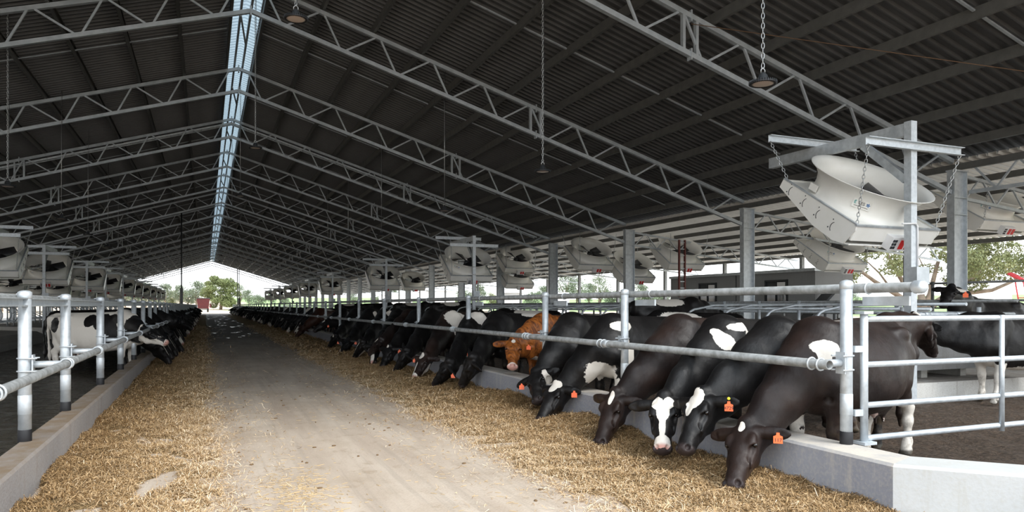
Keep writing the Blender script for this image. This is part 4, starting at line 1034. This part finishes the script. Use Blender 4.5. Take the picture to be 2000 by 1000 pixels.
def feed(nm, label, x0, x1, hf, cnts):
    mb = MB()
    o1 = ground_grid(x0, x1, .5, 24, 46, 420, hf); mb.add(o1.v, o1.f, True)
    o1 = ground_grid(x0, x1, 24, 124, 18, 260, hf); mb.add(o1.v, o1.f, True)
    e = mb.build(nm, FEED); tag(e, label, 'feed', None, 'stuff')
    PV = []; QS = []; TT = []
    for cnt, ya, yb, lmin, lmax, wd, wide in cnts:
        x = RNG.uniform(x0, x1, cnt); y = ya+(yb-ya)*RNG.random(cnt)**1.15
        z = np.array([hf(a_, b_) for a_, b_ in zip(x, y)]); keep = (z > .0) | ((z > -.029) & (RNG.random(cnt) < .22)) | (RNG.random(cnt) < .30*np.exp(-(np.abs(x-(2.62 if x1 > 2 else .14))/.09))+.012)
        x, y, z = x[keep], y[keep], np.maximum(z[keep], 0)+.002; k = len(x)
        yaw = RNG.uniform(0, 2*np.pi, k); pit = RNG.normal(.0, .25, k); L = RNG.uniform(lmin, lmax, k)*(.5+.8*RNG.random(k)); wv = wd*RNG.uniform(.6, 1.3, k)
        d = np.stack([np.cos(yaw)*np.cos(pit), np.sin(yaw)*np.cos(pit), np.sin(pit)], 1); s = np.stack([-np.sin(yaw), np.cos(yaw), RNG.normal(0, .3, k)], 1)
        c = np.stack([x, y, z+.012*RNG.random(k)+np.abs(d[:, 2])*L*.3], 1); bend = np.zeros((k, 3)); bend[:, 2] = RNG.normal(.0, .10, k)*L
        A = c-d*L[:, None]/2-bend; Bm = c+bend; C = c+d*L[:, None]/2-bend; w2 = s*wv[:, None]/2
        up_ = np.zeros((k, 3)); up_[:, 2] = wv*.5
        P = np.stack([A-w2, A+w2, Bm-w2, Bm+w2+up_*0, C-w2*.7, C+w2*.7], 1)
        n0 = sum(len(q) for q in PV); PV.append(P.reshape(-1, 3)); i = n0+np.arange(k)[:, None]*6
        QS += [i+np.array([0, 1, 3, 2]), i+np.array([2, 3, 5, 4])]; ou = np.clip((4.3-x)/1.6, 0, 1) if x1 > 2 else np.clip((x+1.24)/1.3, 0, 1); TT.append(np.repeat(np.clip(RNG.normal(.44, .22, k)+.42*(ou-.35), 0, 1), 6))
    V = np.concatenate(PV).astype(np.float32); Q = np.concatenate(QS).astype(np.int32)
    me = bpy.data.meshes.new('straw'); me.vertices.add(len(V)); me.vertices.foreach_set('co', V.ravel()); me.loops.add(Q.size); me.loops.foreach_set('vertex_index', Q.ravel())
    me.polygons.add(len(Q)); me.polygons.foreach_set('loop_start', np.arange(0, Q.size, 4, dtype=np.int32)); me.update(calc_edges=True)
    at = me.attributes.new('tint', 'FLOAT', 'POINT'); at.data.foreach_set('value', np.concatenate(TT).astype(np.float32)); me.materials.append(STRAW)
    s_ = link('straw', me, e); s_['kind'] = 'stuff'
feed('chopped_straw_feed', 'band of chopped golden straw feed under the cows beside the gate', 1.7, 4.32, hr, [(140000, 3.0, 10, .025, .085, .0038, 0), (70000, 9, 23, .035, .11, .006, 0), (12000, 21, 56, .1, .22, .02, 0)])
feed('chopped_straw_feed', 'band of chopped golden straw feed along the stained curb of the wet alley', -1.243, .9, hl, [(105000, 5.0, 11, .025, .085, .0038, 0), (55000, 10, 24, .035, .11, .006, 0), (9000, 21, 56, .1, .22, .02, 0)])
# loose stems and clods on the bare slab
mb = MB()
for i in range(1500):
    x = random.choice((random.gauss(.35, .35), random.gauss(2.2, .4), random.uniform(0, 2.4))); y = 2.5+15*random.random()**1.6
    if i > 1050: x = random.gauss(.62, .14)+(i % 3)*.06; y = random.gauss(6.0, .45)
    a = random.uniform(0, 6.28); L = random.uniform(.008, .035); mb.bar((x-math.cos(a)*L, y-math.sin(a)*L, .004), (x+math.cos(a)*L, y+math.sin(a)*L, .006), .003, .003)
tag(mb.build('loose_stems', mat('loose_stem', (.62,.46,.26), .7)), 'loose straw stems scattered on the bare aisle slab', 'straw', None, 'stuff')
mb = MB()
for i in range(70):
    x = random.uniform(.0, 2.5); y = 3+13*random.random(); mb.sphere((x, y, .005), (random.uniform(.006,.028), random.uniform(.006,.02), .008), 7, 4)
tag(mb.build('dry_clods', mat('dry_clod', (.17,.105,.05), .9)), 'small brown clods dropped on the aisle slab', 'debris', None, 'stuff')
# ---------------------------------------------------------------- outside
def terr(x, y):
    d = max(0, y-205, x-38, -36-x); r = .021*min(d, 400)
    return -.22+r+(.8*fbm(x, y, .012, 3) if d > 4 else 0)*min(1, d/60)
m = mat('paddock', (.5,.4,.25), .9, 0, .2); n = N(m); oc = n.coord('Object')
sx = n.new('ShaderNodeSeparateXYZ'); n.set(sx.inputs[0], oc)
big = n.noise(oc, .035, 5); grs = n.noise(oc, .9, 5)
tan = n.ramp(grs, [(.3, (.46,.36,.26)), (.7, (.60,.49,.37))]); grn = n.ramp(grs, [(.3, (.20,.30,.11)), (.7, (.29,.38,.17))])
dd = n.math('ADD', n.math('MULTIPLY', sx.outputs['X'], 1.0), n.math('MULTIPLY', n.math('SUBTRACT', big, .5), 60))
msk = n.ramp(n.math('MULTIPLY', dd, .01), [(.10, 0.0), (.16, 1.0)])
yy = n.ramp(n.math('MULTIPLY', n.math('ADD', sx.outputs['Y'], n.math('MULTIPLY', big, 40)), .002), [(.46, 0.0), (.475, 1.0)])
xx = n.ramp(n.math('MULTIPLY', dd, .01), [(.62, 0.0), (.66, 1.0)])
n.color(n.mix(n.math('MULTIPLY', n.math('MAXIMUM', yy, xx), msk), tan, grn)); n.bump(grs, .1)
mb = MB(); gx = [-500,-300,-200,-120,-80,-50,-32,-26,-22,-18,27,29,34,50,65,80,110,150,220,300,420,600]; gy = [-60,-20,-4,10,40,80,130,143,150,170,190,205,220,240,270,300,340,400,470,560,700]
vs = [(x, y, terr(x, y)) for y in gy for x in gx]; k = len(gx)
mb.add(vs, [(j*k+i, j*k+i+1, (j+1)*k+i+1, (j+1)*k+i) for j in range(len(gy)-1) for i in range(k-1)], True)
struct('ground', mb, m, 'tan paddock and green crop beyond the shed')
def leafmat(name, c1, c2):
    m = mat(name, c1, .7, 0, .2); n = N(m); f = n.noise(n.coord('Object'), .55, 4, .7)
    n.color(n.ramp(f, [(.35, c1), (.65, c2)])); return m
LEAF1 = leafmat('olive_leaf', (.13,.16,.07), (.24,.27,.12)); LEAF2 = leafmat('grey_green_leaf', (.16,.19,.13), (.25,.29,.20)); LEAF3 = leafmat('bright_leaf', (.13,.155,.065), (.27,.28,.14))
BARK = noisy('bark', (.16,.12,.09), (.26,.21,.16), 3, .9)
def crown_mesh(seed, lumps, nleaf, size, lm):
    r = np.random.default_rng(seed); V = []; ws = np.array([l[3]*l[4] for l in lumps]); ws = ws/ws.sum()
    for (cx, cy, cz, rx, rz_), w in zip(lumps, ws):
        k = max(20, int(nleaf*w)); d = r.normal(size=(k, 3)); d /= np.linalg.norm(d, axis=1)[:, None]
        rad = .62+.42*r.random(k)**.6; nz = np.array([mn.noise(Vector((x*3+seed, y*3, z*3))) for x, y, z in d]); rad *= 1+.35*nz
        c = d*rad[:, None]*np.array((rx, rx, rz_))+np.array((cx, cy, cz))
        a = r.normal(size=(k, 3)); a /= np.linalg.norm(a, axis=1)[:, None]; b = np.cross(a, r.normal(size=(k, 3))); b /= np.linalg.norm(b, axis=1)[:, None]
        s = size*(.6+.8*r.random(k))[:, None]
        V.append(np.stack([c-a*s, c+b*s*.45, c+a*s, c-b*s*.45], 1).reshape(-1, 3))
    V = np.concatenate(V); F = np.arange(len(V)).reshape(-1, 4)
    me = bpy.data.meshes.new('crown'); me.from_pydata(V.tolist(), [], F.tolist()); me.materials.append(lm); me.update(); return me
def trunk_mesh(h, r, branches):
    mb = MB(); mb.tube([(0,0,-.5), (.05*h,0,h*.5), (0,.03*h,h)], [r, r*.8, r*.55], 8)
    for pts, rr in branches: mb.tube(pts, [rr*(1-.6*i/(len(pts)-1)) for i in range(len(pts))], 6)
    return mb.mesh('trunk', BARK)
def blob_tree(seed, h, w, lm, nl, size, low=.25):
    r = random.Random(seed); L = []
    for i in range(13):
        t = r.random(); z = h*(low+(.95-low)*t); a = r.uniform(0, 6.28); q = w*.30*math.sin(math.pi*(.15+.75*t)); L.append((math.cos(a)*q, math.sin(a)*q, z, w*r.uniform(.16, .27), h*r.uniform(.09, .15)))
    L.append((0, 0, h*.6, w*.36, h*.30))
    br = [([(0,0,h*.25), (math.cos(a)*w*.15, math.sin(a)*w*.15, h*.5), (math.cos(a)*w*.3, math.sin(a)*w*.3, h*.7)], .02*h) for a in (0.3, 2.4, 4.4)]
    return crown_mesh(seed, L, nl, size, lm), trunk_mesh(h*.6, .035*h, br)
TK = [blob_tree(1, 9, 9, LEAF1, 5000, .2, .12), blob_tree(2, 8, 6, LEAF2, 3800, .18, .3), blob_tree(3, 5, 6, LEAF2, 3200, .17, .1), blob_tree(4, 11, 7, LEAF2, 3600, .18, .45), blob_tree(5, 6, 5, LEAF3, 3000, .16, .2)]
def tree(px, Dd, kind, sc, label, group=None):
    Dd *= 1.1637
    p = pixD(px, 597, Dd); z = terr(p.x, p.y)-.1
    e = empty('tree', (p.x, p.y, z), random.uniform(0, 6), label, 'tree', group); e.scale = (sc,)*3
    link('crown', TK[kind][0], e); link('trunk', TK[kind][1], e)
# the big round tree beyond the far end, built denser
r = random.Random(21); L = [(0,0,4.6,3.6,3.4)]
for i in range(30):
    t = r.random(); a = r.uniform(0, 6.28); z = .9+7.6*t; q = 4.3*math.sin(math.pi*(.22+.66*t))*r.uniform(.6, 1); L.append((math.cos(a)*q, math.sin(a)*q, z, r.uniform(.9, 1.7), r.uniform(.7, 1.1)))
p = pixD(431, 597, 215)
e = empty('tree', (p.x, p.y, terr(p.x, p.y)+.4), 0, 'large round olive-green tree standing beyond the far end of the shed', 'tree'); e.scale = (1.15, 1.15, 1.05)
link('crown', crown_mesh(77, L, 22000, .19, LEAF1), e); link('trunk', trunk_mesh(4, .4, []), e)
tl = [(222,205,2,1.3),(245,200,1,1.0),(262,210,2,1.2),(285,205,1,1.1),(306,215,2,1.2),(322,200,1,1.05),(338,210,4,1.1),(352,205,1,1.0),(368,215,2,1.4),(384,210,1,1.2),(470,240,3,.85),(486,230,1,.9),(505,235,2,1.1),(530,230,1,.8),(556,235,2,.9),
      (690,200,1,.8),(735,190,2,1.0),(770,200,1,.9),(905,170,2,1.2),(935,165,1,.9),(960,160,4,.8),(1040,170,2,1.0),(1060,165,1,.8),(1105,150,3,.95),(1128,150,3,.8),(1150,170,1,.9),(1172,120,3,.72),(1195,170,2,1.1),(1218,165,2,.9),(1250,160,1,.9),(1275,160,2,1.1),(1300,150,2,1.0),(1620,80,2,.5),(1640,80,1,.38),(1668,80,3,.3),
      (5,150,1,1.0),(25,140,2,1.4),(60,150,1,1.0),(110,160,2,1.2),(150,170,1,1.1),(190,180,2,1.3)]
for px, Dd, kd, sc in tl: tree(px, Dd, kd, sc*.9, 'grey-green tree in the distant tree line past the shed', 'distant tree line')
# spreading tree on the gate side
p = pixD(1800, 597, 46.5); r = random.Random(5); L = []
for i in range(46):
    px_, py_ = r.uniform(-5.2, 7.0), r.uniform(-2.5, 2.5); z = 4.0+1.6*math.cos((px_-1)/5.5)+r.uniform(-1.9, .7)
    L.append((px_, py_, z, r.uniform(.5, 1.15), r.uniform(.35, .7)))
for i in range(10): L.append((r.uniform(2.3, 3.8), r.uniform(-1, 1), r.uniform(2.5, 4.2), r.uniform(.4, .8), r.uniform(.3, .5)))
e = empty('tree', (p.x, p.y, 0), -YAW, 'spreading broad-leaved tree with bare forked limbs behind the yard on the gate side', 'tree')
link('crown', crown_mesh(5, L, 30000, .085, LEAF3), e)
br = []
for sx_, ex in ((-1, (-4.6, 0, 4.2)), (-.3, (-2.0, .5, 5.0)), (.4, (1.5, 0, 5.6)), (1, (4.8, 0, 4.4)), (1.2, (6.4, -.5, 3.4))):
    br.append(([(.1*sx_, 0, 1.2), (ex[0]*.35, 0, 2.2), (ex[0]*.65, ex[1], ex[2]*.72), ex], .20))
    br.append(([(ex[0]*.4, 0, 2.4), (ex[0]*.5, .8, 3.6), (ex[0]*.6-.5, 1.0, 4.6)], .09))
link('trunk', trunk_mesh(2.2, .38, br), e)
# feed mixer wagon
WR = noisy('wagon_red', (.06,.006,.008), (.08,.009,.010), 2, .45)
p = pixD(397, 597, 172); e = empty('feed_mixer_wagon', (p.x, p.y, -.05), 0, 'dark red feed mixer wagon parked in the aisle mouth at the far end', 'wagon')
mb = MB(); a, b_ = [(-1.15,-2),(1.15,-2),(1.15,2),(-1.15,2)], [(-1.42,-2.2),(1.42,-2.2),(1.42,2.2),(-1.42,2.2)]
vs = [(x, y, .85) for x, y in a]+[(x, y, 3.25) for x, y in b_]; mb.add(vs, [(3,2,1,0),(0,1,5,4),(1,2,6,5),(2,3,7,6),(3,0,4,7)]); mb.build('tub', WR, e)
MB().box((0,-2.22,3.25), (2.95,.12,.14)).box((0,2.22,3.25), (2.95,.12,.14)).box((-1.43,0,3.25), (.12,4.4,.14)).box((1.43,0,3.25), (.12,4.4,.14)).build('rim', DARKST, e)
for x in (-1.0, 1.0): MB().lathe([(.15,-.2),(.42,-.2),(.46,-.12),(.46,.12),(.42,.2),(.15,.2)], 20, (x, -.6, .46), Matrix.Rotation(math.pi/2, 3, 'Y')).build('wheel', BLACK, e)
MB().box((0,0,.72), (2.0,4.2,.18)).build('chassis', DARKST, e)
MB().box((1.55,-1.2,1.5), (.35,1.0,.9)).build('discharge_chute', WR, e); MB().box((0,-2.13,2.55), (.9,.02,.12), Matrix.Rotation(.1, 3, 'X')).build('maker_strip', WHITE, e)
for x in (-1.2, 1.2): MB().box((x,-2.1,.95), (.16,.05,.12)).build('tail_lamp', RED, e)
# grey dairy building under the lean-to
PANEL = concrete('grey_panel', (.25,.255,.26), (.30,.305,.31), (.18,.18,.18), topdirt=0, scale=.5); GLASS = mat('window_glass', (.03,.035,.04), .05)
e = empty('dairy_block', (22, 0, 0), 0, 'long dark grey precast building with two windows under the lean-to', 'building')
y0, y1 = pix(1592, 0, 22).y, pix(1310, 0, 22).y
MB().box((1.0, (y0+y1)/2, 1.42), (2.0, y1-y0, 2.84)).build('wall_panel', PANEL, e)
MB().box((.98, (y0+y1)/2, 2.9), (2.1, y1-y0+.1, .12)).build('roof_edge', GALV, e); MB().box((-.01, pix(1438, 0, 22).y, 1.42), (.03, .03, 2.8)).build('panel_joint', DARKST, e)
for yc in (pix(1517, 0, 22).y, pix(1383, 0, 22).y):
    f = MB().box((-.03, yc-.62, 2.02), (.08,.06,1.06)).box((-.03, yc+.62, 2.02), (.08,.06,1.06)).box((-.03, yc, 2.52), (.08,1.24,.06)).box((-.03, yc, 1.5), (.08,1.24,.06)).box((-.03, yc, 2.02), (.07,.05,1.0)).build('window_frame', DARKST, e)
    MB().box((-.012, yc, 2.02), (.02,1.2,1.0)).build('pane', GLASS, f)
    MB().box((-.04, yc-.3, 2.3), (.02,.45,.3)).build('blind', WHITE, f)
# white sheds, tanks, auger
def shed(px0, px1, D0, z1, label, roofm=WHITE):
    D0 *= 1.1637; p, q = pixD(px0, 597, D0), pixD(px1, 597, D0); d = (q-p); ln = d.length; a = math.atan2(d.y, d.x); c = (p+q)/2; zb = terr(c.x, c.y)
    e = empty('farm_shed', (c.x, c.y, zb), a, label, 'shed', 'white sheds past the lean-to'); h = z1-zb
    MB().box((0,2,h/2), (ln,4,h)).build('wall_cladding', WHITE, e); MB().prof((-ln/2-.1,2,h), (ln/2+.1,2,h), [(-2.2,0),(2.2,0),(0,.5)]).build('roof', roofm, e)
    return e
shed(832, 884, 90, 3.6, 'long low white shed past the second fan post'); shed(975, 1020, 60, 2.7, 'white box shed below the pair of fans'); shed(740, 800, 120, 3.6, 'far white shed left of the second fan post'); shed(1078, 1112, 75, 2.6, 'small white shed past the fourth column')
for i, (px, w_) in enumerate(((1918, 44), (1956, 34))):
    p = pixD(px, 597, 56); e = empty('storage_tank', (p.x, p.y, 0), 0, f'{("wider" if i == 0 else "narrower")} of two white storage tanks beyond the yard', 'tank', 'white storage tanks')
    r_ = w_*56/FPX/2; MB().lathe([(r_,0),(r_,3.4)], 28).build('tank_body', WHITE, e); MB().lathe([(r_*1.02,3.38),(r_*.5,3.62),(.001,3.7)], 28).build('dome', WHITE, e)
p = pixD(1990, 560, 46); e = empty('grain_auger', (p.x, p.y, p.z), 0, 'red grain auger slanting up beside the white tanks', 'auger')
AR = mat('auger_red', (.60,.05,.07), .4); r3 = Vector((math.cos(YAW), -math.sin(YAW), 0))
MB().tube([r3*-.8+Vector((0,0,.95)), r3*3.0+Vector((0,0,-1.0))], .13, 12).build('tube', AR, e)
for s in (-.25, .25): MB().bar(r3*.0+Vector((0,s,.5)), r3*.35+Vector((0,s,-1.6)), .06, .06).build('leg', AR, e)
MB().bar(r3*.2+Vector((0,-.25,-.7)), r3*.2+Vector((0,.25,-.7)), .05, .05).build('cross_brace', AR, e)
# yard rails behind the stalls
def yard(x0, y0, x1, y1, zs, npost, label, h=1.5):
    (x0, y0), (x1, y1) = mp(x0, y0), mp(x1, y1)
    e = empty('yard_fence', (x0, y0, 0), 0, label, 'fence', 'yard fences beyond the stalls'); d = Vector((x1-x0, y1-y0, 0))
    for z in zs: MB().tube([Vector((0,0,z)), d+Vector((0,0,z))], .027, 8).build('fence_bar', GALVD, e)
    for i in range(npost):
        q = d*(i/(npost-1)); MB().tube([q, q+Vector((0,0,h))], .04, 8).build('upright', GALVD, e)
yard(17.0, 7.5, 17.0, 14.5, (.5,.9,1.25,1.6,2.05), 4, 'pipe yard fence directly behind the fan post by the gate', 2.1)
yard(17.0, 7.5, 22.5, 5.5, (.5,.9,1.3,1.65), 4, 'pipe yard fence running off behind the nearest column', 1.7)
yard(15.2, 15, 15.2, 60, (.7,1.1,1.45), 18, 'long pipe yard fence along the back of the stall bed', 1.55)
yard(21.0, 9, 21.0, 15.5, (.6,1.0,1.4), 4, 'short pipe yard fence before the dark building', 1.45)
# sloping stair beside the building
p = pixD(1600, 597, 28); e = empty('loading_ramp', (p.x, p.y, 0), -YAW, 'small dark steel loading ramp beside the dark grey building', 'ramp')
MB().bar((-.6,0,.9), (.5,0,2.1), 1.0, .08, (0,0,1)).build('deck', DARKST, e)
for x in (-.4, .4): MB().box((x,-.4,.8), (.07,.07,1.7)).build('leg', DARKST, e); 
for x in (-.4, .4): MB().box((x,.4,.8), (.07,.07,1.7)).build('leg', DARKST, e)
# cable ladders
e = empty('cable_ladder', (0, TY[3]+.12, 0), 0, 'steel cable ladder strapped along a truss, its red cables running up to the ridge', 'cable tray')
CABR = mat('red_cable', (.13,.025,.02), .5)
for s in (-1, 1):
    x1_ = RX+s*14.5; ya = (0, .30)
    for yq in ya: MB().bar((RX, yq, 9.36), (x1_, yq, 9.36-RS*14.5), .03, .07).build('side_rail', GALV, e)
    for i in range(48):
        x = RX+s*(.3+.3*i); MB().bar((x, 0, 9.36-RS*.3*(i+1)), (x, .30, 9.36-RS*.3*(i+1)), .03, .02).build('rung', GALV, e)
    MB().tube([(RX, .1, 9.40), (x1_, .1, 9.40-RS*14.5)], .025, 6).build('cable', CABR, e); MB().tube([(RX, .18, 9.40), (x1_, .18, 9.40-RS*14.5)], .02, 6).build('cable', BLACK, e)
p = pixD(1332, 480, 28); e = empty('cable_ladder', (p.x, p.y, 0), 0, 'red-edged upright cable ladder between the second and third columns', 'cable tray')
for s in (-.13, .13): MB().box((s,0,2.9), (.05,.08,2.2)).build('side_rail', CABR, e)
for i in range(9): MB().box((0,0,1.9+.25*i), (.24,.04,.03)).build('rung', GALV, e)
# guy wire and tie cable under the near roof
pipe('tie_cable', (8.7, 11.7, 6.95), (15.0, 7.3, 5.2), .008, mat('rusty_wire', (.16,.09,.05), .7), 'rusty wire slung across the roof near the open end', 'cable', 5)

# service drops near the far end
for X_, D_, lb in ((-1.50, 57, 'dark service pole with a cabinet rising behind the wet-alley fence'), (4.95, 133, 'thin service pole rising to the far roof behind the gate-side fence'), (5.30, 134, 'dark service pole with a cabinet beside the thin far one')):
    Y_ = (D_-.3875*X_)/.9219; e = empty('service_pole', (X_-.25 if X_ < 0 else X_+.35, Y_, 0), 0, lb, 'pole'); top = zr(X_)-.25
    MB().tube([(0,0,0), (0,0,top)], .05 if X_ < 0 else .07, 8).build('conduit', DARKST, e)
    if 'cabinet' in lb: MB().box((0,-.08,2.2), (.22 if X_ < 0 else .45,.16,1.3)).build('cabinet', GALVD, e)
